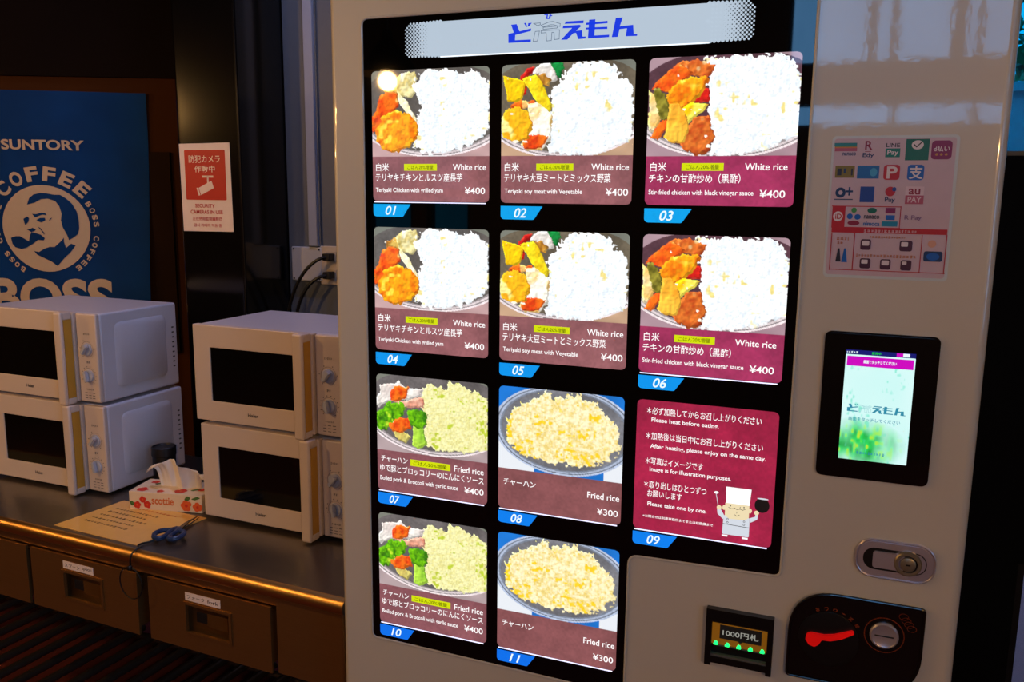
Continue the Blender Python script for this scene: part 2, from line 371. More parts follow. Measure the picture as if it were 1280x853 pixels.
# ---------------------------------------------------------------- banner on the angled wall
M_blue = mat('banner_blue_cloth', (4, 52, 104), .75, var=.5, scale=5, spec=.12); M_print = mat('banner_cream_print', (196, 170, 140), .6)
bx0, bx1, bz0, bz1 = -.745, .0, .93, 1.842; nx, nz = 46, 56
def bwave(s, z):
    return .034 + .013 * math.sin(8 * s + 3 * z) + .010 * math.sin(6 * z - 6 * s + 1) + .004 * math.sin(17 * s - 4 * z)
vs = []; fs = []
_wl0 = WL(0)
def fb(s, z, d=0.0): return _wl0(s + .012, z, d)
for k in range(2):
    for j in range(nz + 1):
        for i in range(nx + 1):
            s_ = bx0 + (bx1 - bx0) * i / nx; z_ = bz0 + (bz1 - bz0) * j / nz
            vs.append(fb(s_ - .018 * (1 - j / nz) * (i / nx), z_, bwave(s_, z_) - k * .0015))
W_ = (nx + 1) * (nz + 1)
for j in range(nz):
    for i in range(nx):
        a = j * (nx + 1) + i; fs.append((a, a + 1, a + nx + 2, a + nx + 1)); fs.append((W_ + a + nx + 1, W_ + a + nx + 2, W_ + a + 1, W_ + a))
for i in range(nx):
    for row in (0, nz):
        a = row * (nx + 1) + i; fs.append((a, W_ + a, W_ + a + 1, a + 1) if row == 0 else (a + 1, W_ + a + 1, W_ + a, a))
for j in range(nz):
    for c in (0, nx):
        a = j * (nx + 1) + c; b = a + nx + 1; fs.append((a, b, W_ + b, W_ + a) if c == 0 else (b, a, W_ + a, W_ + b))
m = MB(); m.add(vs, fs, 0, True)
banner = tag(m.build('coffee_banner', M_blue), 'blue coffee banner with round pipe smoker emblem hanging behind the far microwaves', 'banner')
def BP(s, z, d=0.0): return fb(s, z, bwave(s, z) + .0030 + d)
def BP2(s, z, d=0.0): return fb(s, z, bwave(s, z) + .0045 + d)
EC, EZ, ER = -.373, 1.358, .156
def fine(mb, pts, fn, mi, step=.02):
    """fill an outline as a fan-free triangulated, subdivided patch so it can follow the cloth"""
    bm = bmesh.new(); a = sum(p[0] * q[1] - q[0] * p[1] for p, q in zip(pts, pts[1:] + pts[:1]))
    if a < 0: pts = pts[::-1]
    fc = bm.faces.new([bm.verts.new((p[0], p[1], 0)) for p in pts]); bmesh.ops.triangulate(bm, faces=[fc])
    for _ in range(5):
        ed = [e for e in bm.edges if e.calc_length() > step]
        if not ed: break
        bmesh.ops.subdivide_edges(bm, edges=ed, cuts=1); bmesh.ops.triangulate(bm, faces=[f_ for f_ in bm.faces if len(f_.verts) > 3])
    bm.verts.index_update()
    mb.add([fn(v.co.x, v.co.y) for v in bm.verts], [[v.index for v in f_.verts] for f_ in bm.faces], mi); bm.free()
m = MB(); fine(m, ell(EC, EZ, ER, n=48), BP, 0)
emb = m.build('emblem_disc', M_print, banner)
def E_(pts):     # emblem artwork in units of the disc radius
    return [(EC + x * ER, EZ + y * ER) for x, y in pts]
FACE = [
 [(-.37,.55),(-.30,.70),(-.20,.78),(-.04,.82),(.10,.81),(.27,.78),(.40,.78),(.52,.70),(.64,.58),(.73,.40),(.76,.20),(.76,.0),(.72,-.12),(.62,-.20),(.52,-.26),(.49,-.16),(.56,-.12),(.64,-.04),(.67,.12),(.66,.24),(.59,.27),(.52,.24),(.46,.12),(.40,.04),(.37,.20),(.40,.34),(.36,.52),(.28,.64),(.12,.69),(-.04,.68),(-.18,.60)],
 [(-.28,.34),(-.18,.335),(-.06,.37),(.03,.36),(.06,.31),(-.04,.325),(-.13,.29),(-.21,.26)],[(-.19,.20),(-.10,.245),(.01,.25),(.02,.20),(-.07,.15),(-.13,.16)],
 [(-.49,.22),(-.40,.28),(-.36,.24),(-.38,.16),(-.46,.08),(-.48,.14)],
 [(-.44,-.02),(-.36,-.01),(-.30,.02),(-.22,-.02),(-.26,-.06),(-.34,-.08)],
 [(-.18,.05),(-.12,.02),(-.03,-.10),(-.04,-.14),(-.10,-.04)],
 [(.10,.20),(.18,.26),(.12,.23),(.12,.19),(.18,.16)],
 [(-.84,-.22),(-.72,-.18),(-.62,-.18),(-.58,-.26),(-.52,-.33),(-.42,-.30),(-.36,-.22),(-.38,-.16),(-.34,-.08),(-.24,-.10),(-.12,-.14),(-.03,-.22),(-.06,-.27),(-.20,-.26),(-.34,-.36),(-.48,-.44),(-.62,-.48),(-.76,-.44),(-.82,-.36)],
 [(.50,.10),(.57,.19),(.60,.16),(.55,.06),(.52,-.04),(.49,.0)],
 [(-.32,-.52),(-.20,-.54),(-.06,-.46),(.06,-.42),(.18,-.42),(.34,-.28),(.41,-.20),(.40,-.30),(.34,-.44),(.32,-.56),(.44,-.44),(.56,-.34),(.66,-.38),(.52,-.56),(.40,-.66),(.26,-.82),(.21,-.86),(.08,-.76),(-.04,-.64),(-.16,-.58),(-.26,-.60)]]
m = MB()
for p in FACE: fine(m, E_(p), BP2, 0)
m.build('emblem_portrait', M_blue, emb)
def arc_letters(mb, txt, a0, a1, rad, h, w):
    for i, ch in enumerate(txt):
        if ch == ' ': continue
        a = a0 + (a1 - a0) * i / max(1, len(txt) - 1); ca, sa = math.cos(R(a - 90)), math.sin(R(a - 90))
        cx, cy = EC + rad * math.cos(R(a)), EZ + rad * math.sin(R(a))
        mb.text(ch, -w / 2, w / 2, 0, (lambda x, y, cx=cx, cy=cy, ca=ca, sa=sa: BP(cx + x * ca - y * sa, cy + x * sa + y * ca)), 0, h=h, bold=.04)
m = MB()
arc_letters(m, 'COFFEE', 134, 46, .196, .052, .044)
arc_letters(m, 'BOSS COFFEE', 30, -52, .178, .019, .017); arc_letters(m, 'BOSS COFFEE', 236, 154, .178, .019, .017)
m.text('SUNTORY', -.497, -.219, 1.655, BP, 0, h=.036, bold=.03)
m.text('BOSS', -.60, -.145, 1.105, BP, 0, h=.145, bold=.035)
m.build('lettering', M_print, banner)
# ---------------------------------------------------------------- printed artwork outlines (sheet fractions, millimetres)
ART={
 'chicken':[
('tan',[(0.11,0.116),(0.213,0.093),(0.24,0.196),(0.207,0.214),(0.131,0.173)]),
('stick',[(0.213,0.083),(0.272,0.035),(0.367,0.03),(0.389,0.072),(0.378,0.146),(0.347,0.2),(0.25,0.187)]),
('rice',[(0.389,0.072),(0.441,0.029),(0.514,-0.004),(0.597,0.009),(0.679,0.004),(0.741,0.052),(0.822,0.046),(0.862,0.021),(0.902,0.032),(0.923,0.087),(0.962,0.08),(0.998,0.135),(1.006,0.422),(0.947,0.502),(0.827,0.572),(0.684,0.625),(0.559,0.633),(0.475,0.632),(0.39,0.593),(0.358,0.574),(0.389,0.443),(0.379,0.387),(0.431,0.277),(0.368,0.136)]),
('yam',[(0.24,0.187),(0.304,0.236),(0.389,0.369),(0.379,0.392),(0.325,0.348),(0.25,0.253)]),
('orange',[(0.005,0.367),(0.055,0.274),(0.088,0.191),(0.148,0.174),(0.207,0.195),(0.218,0.27),(0.164,0.344),(0.098,0.417),(0.021,0.444)]),
('gold',[(0.054,0.454),(0.109,0.361),(0.229,0.317),(0.325,0.358),(0.379,0.424),(0.379,0.49),(0.315,0.563),(0.207,0.604),(0.12,0.579),(0.054,0.521)]),
 ],
 'soy':[
('green',[(0.358,0.004),(0.456,0.003),(0.477,0.043),(0.447,0.109),(0.395,0.069)]),
('onion',[(0.238,0.072),(0.3,0.011),(0.352,0.004),(0.395,0.049),(0.417,0.118),(0.365,0.126),(0.301,0.075)]),
('red',[(0.149,0.093),(0.19,0.046),(0.248,0.033),(0.238,0.072),(0.186,0.095),(0.198,0.198),(0.166,0.207)]),
('rice',[(0.377,0.213),(0.428,0.147),(0.498,0.053),(0.548,0.007),(0.659,0.003),(0.808,0.009),(0.858,0.058),(0.899,0.126),(0.938,0.146),(0.997,0.204),(0.999,0.504),(0.946,0.551),(0.869,0.588),(0.771,0.625),(0.611,0.653),(0.467,0.642),(0.384,0.632),(0.373,0.573),(0.375,0.437),(0.389,0.33)]),
('tan',[(0.27,0.078),(0.333,0.071),(0.375,0.116),(0.365,0.155),(0.313,0.133)]),
('orange',[(0.082,0.303),(0.114,0.26),(0.252,0.263),(0.263,0.298),(0.168,0.315)]),
('yellow',[(0.025,0.092),(0.181,0.129),(0.156,0.236),(0.114,0.26),(0.054,0.248)]),
('corn',[(0.181,0.119),(0.27,0.093),(0.313,0.143),(0.383,0.291),(0.358,0.334),(0.316,0.314),(0.241,0.209)]),
('cream',[(0.21,0.306),(0.274,0.298),(0.38,0.379),(0.372,0.525),(0.31,0.593),(0.204,0.592),(0.172,0.552),(0.224,0.474)]),
('orange',[(0.177,0.552),(0.235,0.503),(0.361,0.515),(0.31,0.593),(0.204,0.597)]),
('ball',[(0.003,0.426),(0.034,0.342),(0.114,0.309),(0.195,0.345),(0.228,0.43),(0.198,0.513),(0.118,0.546),(0.037,0.511)]),
 ],
 'vinegar':[
('rice',[(0.364,0.011),(0.478,0.006),(0.608,0.006),(0.746,0.016),(0.846,0.005),(0.919,0.049),(0.992,0.096),(1.012,0.522),(0.947,0.567),(0.812,0.613),(0.685,0.649),(0.573,0.654),(0.441,0.658),(0.429,0.574),(0.416,0.442),(0.412,0.33),(0.403,0.199),(0.424,0.088)]),
('meat',[(0.179,0.07),(0.221,0.034),(0.327,0.033),(0.423,0.06),(0.419,0.106),(0.387,0.142),(0.272,0.111)]),
('orange',[(0.041,0.199),(0.098,0.125),(0.174,0.075),(0.232,0.072),(0.277,0.111),(0.235,0.157),(0.14,0.23),(0.09,0.2)]),
('red',[(0.306,0.29),(0.361,0.226),(0.409,0.218),(0.411,0.292),(0.335,0.305)]),
('gold',[(0.131,0.268),(0.187,0.184),(0.263,0.148),(0.359,0.146),(0.388,0.17),(0.361,0.226),(0.306,0.29),(0.24,0.331),(0.161,0.316)]),
('cream',[(0.007,0.236),(0.052,0.266),(0.073,0.314),(0.085,0.4),(0.058,0.476),(0.013,0.475)]),
('olive',[(0.036,0.223),(0.08,0.214),(0.131,0.287),(0.148,0.372),(0.125,0.419),(0.085,0.39)]),
('orange',[(0.035,0.524),(0.077,0.447),(0.14,0.415),(0.137,0.477),(0.08,0.543)]),
('yellow',[(0.24,0.345),(0.297,0.313),(0.397,0.32),(0.375,0.357),(0.291,0.431)]),
('meat',[(0.246,0.563),(0.282,0.469),(0.338,0.413),(0.415,0.414),(0.447,0.536),(0.411,0.621),(0.345,0.644),(0.277,0.611)]),
('amber',[(0.133,0.524),(0.157,0.325),(0.21,0.326),(0.261,0.393),(0.278,0.478),(0.256,0.554),(0.178,0.558)]),
 ],
 'pork':[
('fried',[(0.413,0.113),(0.503,0.039),(0.574,0.065),(0.644,0.069),(0.661,0.014),(0.76,0.015),(0.852,0.059),(0.874,0.078),(0.908,0.07),(0.999,0.13),(1.003,0.547),(0.878,0.574),(0.691,0.586),(0.549,0.604),(0.465,0.559),(0.429,0.463),(0.454,0.35),(0.418,0.233)]),
('pink',[(0.126,0.213),(0.286,0.208),(0.383,0.171),(0.425,0.177),(0.418,0.244),(0.285,0.258)]),
('onion',[(0.008,0.208),(0.052,0.159),(0.047,0.11),(0.103,0.088),(0.165,0.082),(0.214,0.061),(0.244,0.096),(0.323,0.1),(0.407,0.097),(0.383,0.149),(0.286,0.191),(0.114,0.214),(0.038,0.267)]),
('orange',[(0.139,0.14),(0.177,0.097),(0.287,0.098),(0.274,0.182),(0.2,0.206),(0.139,0.201)]),
('broccoli',[(0.005,0.4),(0.012,0.331),(0.101,0.255),(0.2,0.233),(0.261,0.271),(0.211,0.355),(0.111,0.433),(0.048,0.474)]),
('stemc',[(0.16,0.472),(0.234,0.464),(0.307,0.511),(0.27,0.561),(0.209,0.545)]),
('orange',[(0.123,0.432),(0.211,0.355),(0.296,0.367),(0.308,0.433),(0.222,0.476),(0.16,0.472)]),
('stemg',[(0.345,0.406),(0.417,0.398),(0.453,0.549),(0.38,0.592),(0.337,0.569)]),
('broccoli',[(0.297,0.312),(0.358,0.267),(0.43,0.275),(0.46,0.327),(0.442,0.395),(0.381,0.413),(0.321,0.398)]),
 ],
 'egg':[
('eggrice',[(0.059,0.272),(0.116,0.168),(0.186,0.121),(0.277,0.095),(0.345,0.038),(0.412,0.016),(0.459,0.078),(0.502,0.036),(0.591,0.034),(0.645,0.002),(0.691,0.052),(0.768,0.074),(0.856,0.128),(0.922,0.184),(0.969,0.267),(0.974,0.392),(0.933,0.457),(0.806,0.551),(0.652,0.581),(0.539,0.567),(0.426,0.577),(0.31,0.563),(0.193,0.537),(0.061,0.44)]),
 ],
}
LOGO={
 'do':[(250.5,1760.1),(259.7,1760.6),(264.7,1749.6),(283.8,1752.8),(283.4,1749.1),(257.7,1744.5),(257.2,1736.7),(283.6,1736.5),(283.6,1733.0),(246.2,1733.1),(246.0,1746.7),(255.1,1748.1)],
 'dak1':[(271.9,1761.2),(275.0,1761.6),(277.7,1755.6),(275.7,1755.4)],
 'dak2':[(278.9,1760.8),(285.1,1761.2),(281.5,1757.2),(278.1,1755.4)],
 'e1':[(340.0,1759.7),(368.1,1759.6),(367.8,1755.6),(338.0,1756.4)],
 'e2':[(335.8,1753.5),(362.0,1753.7),(364.6,1751.7),(356.4,1745.3),(365.8,1745.5),(367.0,1736.3),(372.0,1736.2),(371.7,1733.2),(360.1,1732.9),(356.5,1742.2),(351.9,1741.7),(342.9,1733.2),(332.8,1733.3),(350.1,1749.8),(335.0,1750.1)],
 'm1':[(372.3,1755.9),(405.3,1756.8),(405.4,1753.4),(371.6,1752.8)],
 'm2':[(371.7,1749.0),(405.2,1748.4),(405.3,1745.2),(371.7,1746.3)],
 'm3':[(376.7,1760.0),(386.5,1760.2),(385.6,1736.9),(408.4,1736.8),(408.5,1733.4),(375.4,1733.0)],
 'n':[(417.9,1760.2),(428.5,1760.3),(424.3,1747.7),(435.3,1748.5),(444.6,1748.9),(445.9,1735.5),(451.4,1735.7),(450.9,1732.8),(433.8,1733.2),(435.4,1744.4),(424.1,1743.8),(421.8,1733.0),(412.5,1733.0)],
 'h':[(307.0,1772.6),(311.3,1772.7),(310.5,1767.0),(312.2,1766.5),(313.8,1772.6),(316.4,1772.4),(315.6,1770.6),(318.1,1770.4),(317.7,1768.9),(315.6,1769.0),(314.8,1764.9),(308.0,1765.1),(308.8,1771.0),(304.9,1770.8),(305.3,1772.5)],
}
LINES={
 's1':[(287.7,1759.9),(298.7,1760.0),(298.7,1757.3),(294.0,1756.5)],
 's2':[(290.7,1747.9),(297.6,1748.1),(294.4,1733.6),(287.3,1733.2)],
 's3':[(300.0,1756.5),(313.6,1760.7),(319.1,1761.0),(331.0,1757.2),(330.7,1753.0),(320.1,1756.1),(314.8,1756.4),(303.5,1753.6)],
 's4':[(303.5,1753.2),(326.5,1753.8),(326.5,1751.1),(303.6,1750.3)],
 's5':[(300.2,1748.4),(330.0,1748.3),(329.8,1734.8),(322.2,1734.3),(321.2,1744.9),(317.8,1744.9),(317.1,1733.2),(309.5,1733.0),(308.4,1745.2),(300.2,1745.1)],
}

STICK=[
('r','teal',736.3,1571.2,765.5,1575.1),
('r','green',736.9,1569.5,765.5,1571.5),
('r','orange',737.0,1567.6,765.6,1569.8),
('r','pink',737.2,1563.7,765.8,1567.9),
('t:nanaco','navy',747.6,1557.9,764.8,1562.1),
('t:R','crimson',776.0,1565.5,785.5,1577.4),
('r','crimson',776.2,1562.8,783.7,1563.5),
('t:Edy','navy',773.6,1553.8,788.1,1561.4),
('t:LINE','ink',802.5,1568.9,819.8,1574.2),
('r','teal2',802.3,1555.3,820.6,1567.1),
('t:Pay','white',804.6,1556.8,818.6,1565.0),
('r','green2',827.2,1551.0,856.0,1579.4),
('e','white',834.2,1565.4,849.0,1577.6),
('c','ink',837.5,1568.9,845.9,1574.5),
('q','magenta',858.8,1552.2,883.8,1577.0),
('t:d払い','white',861.5,1562.4,881.1,1570.1),
('e','gold',863.9,1557.0,867.3,1560.4),
('e','gold',869.6,1557.0,873.1,1560.3),
('e','gold',875.4,1557.0,878.9,1560.3),
('r','olive',739.6,1527.5,764.8,1543.8),
('r','ink',742.4,1530.7,748.0,1540.2),
('r','navy',750.7,1533.6,753.4,1540.2),
('r','ink',760.4,1530.7,762.5,1540.1),
('r','blue',768.3,1526.5,796.3,1544.0),
('e','sky',784.4,1529.4,793.9,1540.9),
('q','red',802.0,1524.8,822.3,1545.1),
('t:P','white',806.0,1526.6,819.3,1543.0),
('q','azure',831.7,1524.5,852.2,1545.1),
('t:支','white',833.9,1526.0,850.9,1543.6),
('e','navy',741.9,1500.0,755.3,1514.1),
('e','paper',745.8,1504.1,751.4,1510.2),
('t:+','navy',755.4,1503.0,764.7,1514.7),
('r','navy',740.4,1497.1,765.2,1498.4),
('r','royal',774.1,1494.3,792.1,1515.6),
('e','red',806.0,1502.5,818.7,1515.7),
('e','royal',814.5,1509.1,819.8,1515.1),
('t:Pay','navy',806.2,1493.2,819.4,1501.4),
('r','paper2',831.3,1503.9,854.3,1516.0),
('t:au','crimson',835.3,1505.3,849.8,1513.2),
('r','pink',831.8,1492.5,854.6,1504.2),
('t:PAY','paper2',834.9,1494.6,852.0,1502.2),
('r','red',738.7,1487.8,827.0,1489.0),
('r','red',740.1,1458.6,828.7,1459.8),
('r','red',827.0,1459.6,828.1,1489.4),
('r','red',739.7,1458.3,756.8,1488.2),
('e','white',741.1,1467.2,754.0,1481.1),
('t:iD','red',743.9,1470.5,752.3,1477.9),
('e','green',764.6,1479.4,771.5,1486.7),
('e','azure',759.3,1470.5,766.9,1478.4),
('e','azure',769.0,1470.1,777.3,1477.6),
('e','crimson',760.6,1462.0,776.3,1468.7),
('e','green2',785.3,1479.1,797.3,1486.8),
('t:nanaco','ink',781.4,1471.6,801.2,1476.4),
('t:nimoca','blue',781.2,1461.8,802.2,1467.7),
('r','magenta',808.4,1479.4,821.0,1487.0),
('r','azure',809.4,1470.4,820.8,1476.9),
('r','sky2',804.9,1461.6,824.8,1468.6),
('t:R Pay','mauve',832.9,1469.5,854.4,1477.4),
('r','red',740.4,1451.7,887.3,1459.0),
('r','red',740.7,1398.4,741.8,1450.9),
('r','red',770.7,1399.7,771.9,1451.7),
('r','red',856.7,1399.6,857.7,1451.1),
('r','red',886.8,1398.8,887.9,1451.9),
('r','red',741.8,1399.2,888.8,1400.2),
('s:','orange',748.2,1440.9,764.2,1446.1),
('s:','orange',749.3,1435.2,759.1,1439.7),
('s:','orange',791.1,1444.8,836.3,1448.5),
('s:','orange',775.1,1418.4,852.3,1422.8),
('s:','paper2',782.9,1452.6,849.6,1457.0),
('q','maroon',779.8,1428.5,793.2,1443.3),
('q','white',781.8,1434.4,791.0,1441.1),
('q','maroon',829.9,1428.1,845.9,1442.6),
('q','white',831.7,1434.5,840.4,1440.7),
('q','maroon',780.6,1402.5,794.4,1416.7),
('q','white',782.5,1409.2,790.8,1414.9),
('q','maroon',806.9,1402.1,820.4,1416.4),
('q','white',808.7,1408.0,818.2,1414.7),
('q','maroon',833.1,1401.8,846.7,1416.0),
('q','white',834.8,1409.7,840.5,1414.1),
('d','ink',748.4,1410.9,755.4,1429.6),
('d','azure',756.1,1410.4,763.8,1429.8),
('q','navy',860.9,1415.2,884.1,1429.2),
('e','azure',864.3,1416.9,880.6,1427.0),
('e','skin',864.8,1434.2,875.2,1444.3),
]
# ---------------------------------------------------------------- printed food pictures, painted as colour over a fine grid
NP = 230
gu, gv = np.meshgrid(np.linspace(0, 1, NP), np.linspace(0, 1, NP))     # v runs down the sheet
def noise(freq, seed):
    g = np.random.RandomState(seed).rand(freq + 3, freq + 3)
    x = gu * freq; y = gv * freq; i = x.astype(int); j = y.astype(int); a = x - i; b = y - j
    a = a * a * (3 - 2 * a); b = b * b * (3 - 2 * b)
    return (g[j, i] * (1 - a) + g[j, i + 1] * a) * (1 - b) + (g[j + 1, i] * (1 - a) + g[j + 1, i + 1] * a) * b
def inside(pts, U, V):
    r = np.zeros(U.shape, bool); n = len(pts)
    for i in range(n):
        x0, y0 = pts[i]; x1, y1 = pts[(i + 1) % n]
        if y0 == y1: continue
        c = ((V < y0) != (V < y1)) & (U < (x1 - x0) * (V - y0) / (y1 - y0) + x0); r ^= c
    return r
def C3(*c): return np.array(c, float) / 255
# name: colour, second colour, mottle frequency, speckle colour, edge roughness
FOOD = {'rice': (C3(255,255,255), C3(228,238,246), 40, C3(240,222,140), .028), 'fried': (C3(243,240,180), C3(226,218,140), 55, C3(190,205,60), .022),
 'eggrice': (C3(252,240,196), C3(232,206,120), 50, C3(250,206,40), .032), 'tan': (C3(200,140,50), C3(150,95,30), 22, C3(230,190,90), .012),
 'stick': (C3(236,226,170), C3(205,180,95), 26, C3(250,248,220), .010), 'yam': (C3(250,243,206), C3(235,215,150), 18, C3(255,252,235), .006),
 'orange': (C3(244,112,26), C3(222,62,18), 22, C3(254,196,110), .012), 'gold': (C3(252,172,24), C3(236,112,14), 26, C3(255,222,70), .012),
 'green': (C3(16,140,62), C3(8,96,40), 26, C3(60,190,90), .014), 'onion': (C3(236,230,222), C3(212,196,190), 14, C3(250,248,244), .010),
 'red': (C3(222,34,26), C3(170,20,22), 16, C3(244,110,80), .008), 'yellow': (C3(250,206,16), C3(240,170,10), 12, C3(255,236,90), .005),
 'corn': (C3(248,226,34), C3(228,186,20), 30, C3(255,248,150), .005), 'cream': (C3(250,226,170), C3(245,190,95), 12, C3(255,250,235), .010),
 'ball': (C3(248,190,30), C3(240,150,20), 24, C3(255,240,150), .012), 'meat': (C3(222,116,44), C3(186,70,26), 24, C3(248,200,140), .014),
 'olive': (C3(150,140,48), C3(96,90,26), 24, C3(220,210,120), .010), 'amber': (C3(252,196,66), C3(244,160,40), 10, C3(255,240,180), .006),
 'broccoli': (C3(112,190,14), C3(52,120,16), 34, C3(190,226,50), .020), 'stemg': (C3(176,222,70), C3(130,190,50), 12, C3(225,245,150), .008),
 'stemc': (C3(214,200,110), C3(180,140,60), 14, C3(245,235,180), .010), 'pink': (C3(236,180,156), C3(216,130,104), 16, C3(250,222,205), .008)}
TRAY = {'chicken': (C3(98,92,88), C3(196,160,160), (.52, .30, .67, .35)), 'soy': (C3(104,94,78), C3(196,160,130), (.49, .30, .64, .365)),
        'vinegar': (C3(86,56,66), C3(170,140,150), (.53, .31, .66, .36)), 'pork': (C3(104,98,98), C3(176,156,158), (.53, .28, .66, .36)), 'egg': (C3(112,112,118), C3(26,116,206), (.53, .31, .56, .35))}
def paint(kind, cap, vb):
    rgb = np.zeros((NP, NP, 3))
    if kind in TRAY:
        bg, outc, (cx, cy, rx, ry) = TRAY[kind]; n1 = noise(9, 3)[..., None]; n2 = noise(70, 4)[..., None]
        d = np.sqrt(((gu - cx) / rx) ** 2 + ((gv - cy) / ry) ** 2)
        rgb[:] = bg * (.85 + .3 * n1) * (.93 + .14 * n2)
        rim = C3(196, 184, 186) if kind != 'egg' else C3(150, 160, 180)
        o = d > 1.0; rgb[o] = (outc * (.9 + .2 * n1))[o]
        if kind == 'egg':
            wcn = o & (gv > .42) & ((gu < .30) | (gu > .86)); rgb[wcn] = C3(226, 230, 236)
        elif kind != 'vinegar':
            tp = o & (gv < .3); rgb[tp] = (C3(120, 122, 112) * (.9 + .2 * n1))[tp]
        for a, b, c in ((.90, .93, .8), (.93, .965, 1.12), (.965, .985, .7), (.985, 1.02, 1.22)):
            k = (d > a) & (d < b) & ((gv > .3) | (kind == 'egg')); rgb[k] = np.minimum(1, rim * c * (.92 + .16 * n2))[k]
        for i, (nm, pts) in enumerate(ART[kind]):
            c1, c2, fq, c3, e = FOOD[nm]; s = i * 7 + 11; grain = nm in ('rice', 'eggrice', 'fried')
            U = gu + (noise(34, s) - .5) * 1.6 * e + (noise(84, s + 1) - .5) * .8 * e; V = gv + (noise(34, s + 2) - .5) * 1.6 * e + (noise(84, s + 3) - .5) * .8 * e
            if not grain:
                mx_, my_ = np.mean(pts, 0); pts = [(mx_ + (x - mx_) * 1.16, my_ + (y - my_) * 1.16) for x, y in pts]
            k = inside(pts, U, V)
            a = np.clip((noise(fq, s + 4) * .6 + noise(fq * 2, s + 7) * .4 - .35) * 2.2, 0, 1)[..., None]; b = (noise(fq, s + 5) * noise(max(6, fq // 4), s + 6))[..., None]
            th = {'rice': .51, 'eggrice': .42, 'fried': .48}.get(nm, .44)
            col = c1 * (1 - a) + c2 * a; sp = np.clip((b - th) * 6, 0, 1); col = col * (1 - sp) + c3 * sp
            n_ = noise(78 if grain else 26, s + 10) * .6 + noise(100 if grain else 60, s + 12) * .4
            rel = (n_ - np.roll(n_, (2, 2), (0, 1))) * (.13 if grain else .45)
            col = col * (1 + rel[..., None])
            q = .007 if grain else .012
            col = np.where((k & ~inside(pts, U + q, V + q))[..., None], col * (.90 if grain else .78), col); col = np.where((k & ~inside(pts, U - q, V - q))[..., None], np.minimum(1, col * 1.12 + .03), col)
            rgb[k] = np.clip(col, 0, 1)[k]
            if not grain and nm not in ('broccoli', 'stemg', 'stemc', 'onion', 'green', 'olive'):
                h_ = k & (noise(40, s + 8) * noise(9, s + 9) > .66); rgb[h_] = C3(255, 246, 228)
    elif kind == 'screen':
        n1 = noise(4, 5)[..., None]; n2 = noise(9, 6)[..., None]; n3 = noise(22, 7)[..., None]
        rgb[:] = C3(206, 250, 246) * (1 - n1 * .5) + C3(236, 255, 255) * n1 * .5
        g = np.clip(1.5 - np.sqrt(((gu - .30) / .60) ** 2 + ((gv - .84) / .22) ** 2) * 1.3, 0, 1)[..., None] * (.35 + .9 * n2); g = np.clip(g, 0, 1)
        rgb = rgb * (1 - g) + (C3(40, 214, 90) * (.7 + .5 * n3)) * g
        y = np.clip((n3 - .62) * 4, 0, 1) * g; rgb = rgb * (1 - y) + C3(190, 230, 60) * y
        w_ = np.clip((noise(8, 8)[..., None] * noise(30, 9)[..., None] - .48) * 2.2, 0, .5); rgb = rgb * (1 - w_) + C3(90, 226, 190) * w_
        return s2l(np.clip(rgb, 0, 1))
    k = gv > vb
    m1 = noise(5, 21)[..., None]; m2 = noise(60, 22)[..., None]; m3 = noise(14, 23)[..., None]
    rgb[k] = (C3(*cap) * (.86 + .18 * m1 + .10 * m2 + .10 * m3))[k]
    return s2l(np.clip(rgb, 0, 1))
def art_grid(name, colours, w, h, rad, m):
    """a print sheet: a fine grid w by h metres in the X-Z plane, facing -Y, origin top left, rounded corners"""
    u = gu.copy(); dv = np.minimum(gv * h, (1 - gv) * h); ins = np.where(dv < rad, rad - np.sqrt(np.maximum(0, rad ** 2 - (rad - dv) ** 2)), 0)
    x = ins + u * (w - 2 * ins); z = -gv * h
    vs = np.stack([x.ravel(), np.zeros(NP * NP), z.ravel()], 1)
    idx = np.arange(NP * NP).reshape(NP, NP); q = np.stack([idx[:-1, :-1], idx[1:, :-1], idx[1:, 1:], idx[:-1, 1:]], -1).reshape(-1, 4)
    me = bpy.data.meshes.new(name); me.vertices.add(len(vs)); me.vertices.foreach_set('co', vs.ravel())
    me.loops.add(q.size); me.loops.foreach_set('vertex_index', q.ravel().astype(np.int32)); me.polygons.add(len(q))
    me.polygons.foreach_set('loop_start', np.arange(0, q.size, 4, dtype=np.int32)); me.update(calc_edges=True); me.validate()
    ca = me.color_attributes.new('art', 'FLOAT_COLOR', 'POINT'); c4 = np.ones((NP * NP, 4), np.float32); c4[:, :3] = colours.reshape(-1, 3)
    ca.data.foreach_set('color', c4.ravel()); me.materials.append(m)
    return me

# ---------------------------------------------------------------- vending machine
M_white = mat('machine_white_paint', (206, 198, 184), .38, var=.02, scale=6, coat=1.0, bump=.022, bscale=80)
M_gap = mat('machine_dark_seam', (40, 38, 37), .5); M_smoke = mat('display_black_glass', (4, 4, 5), .02, var=.0, spec=.5)
vm = thing('vending_machine', (0, 0, 0), 'large white frozen meal vending machine with eleven lit food pictures on black glass', 'vending machine')
MX0, MX1, MTOP = -.0835, .950, 1.875
MB().box(MX0, MX1, 0, .06, .09, MTOP, 0, .012, 4).build('front_door', M_white, vm)
MB().box(MX0 + .006, MX1 - .006, .064, .70, .09, MTOP - .004, 0, .006).box(MX0 + .012, MX1 - .012, .058, .066, .10, MTOP - .012, 1).build('cabinet', [M_white, M_gap], vm)
for x in (MX0 + .06, MX1 - .06):
    for y in (.08, .64):
        MB().lathe([(.024, 0), (.024, .012), (.012, .016), (.012, .092)], 16, 0, Matrix.Translation((x, y, 0))).build('leg', mat('leg_steel', (120, 120, 120), .35, .8), vm)
DG = [(-.018, 1.786), (-.018, .677), (.466, .671), (.466, .921), (.703, .926), (.703, 1.786)]
DGr = rounded(DG, [.012, .012, .004, .016, .012, .012])
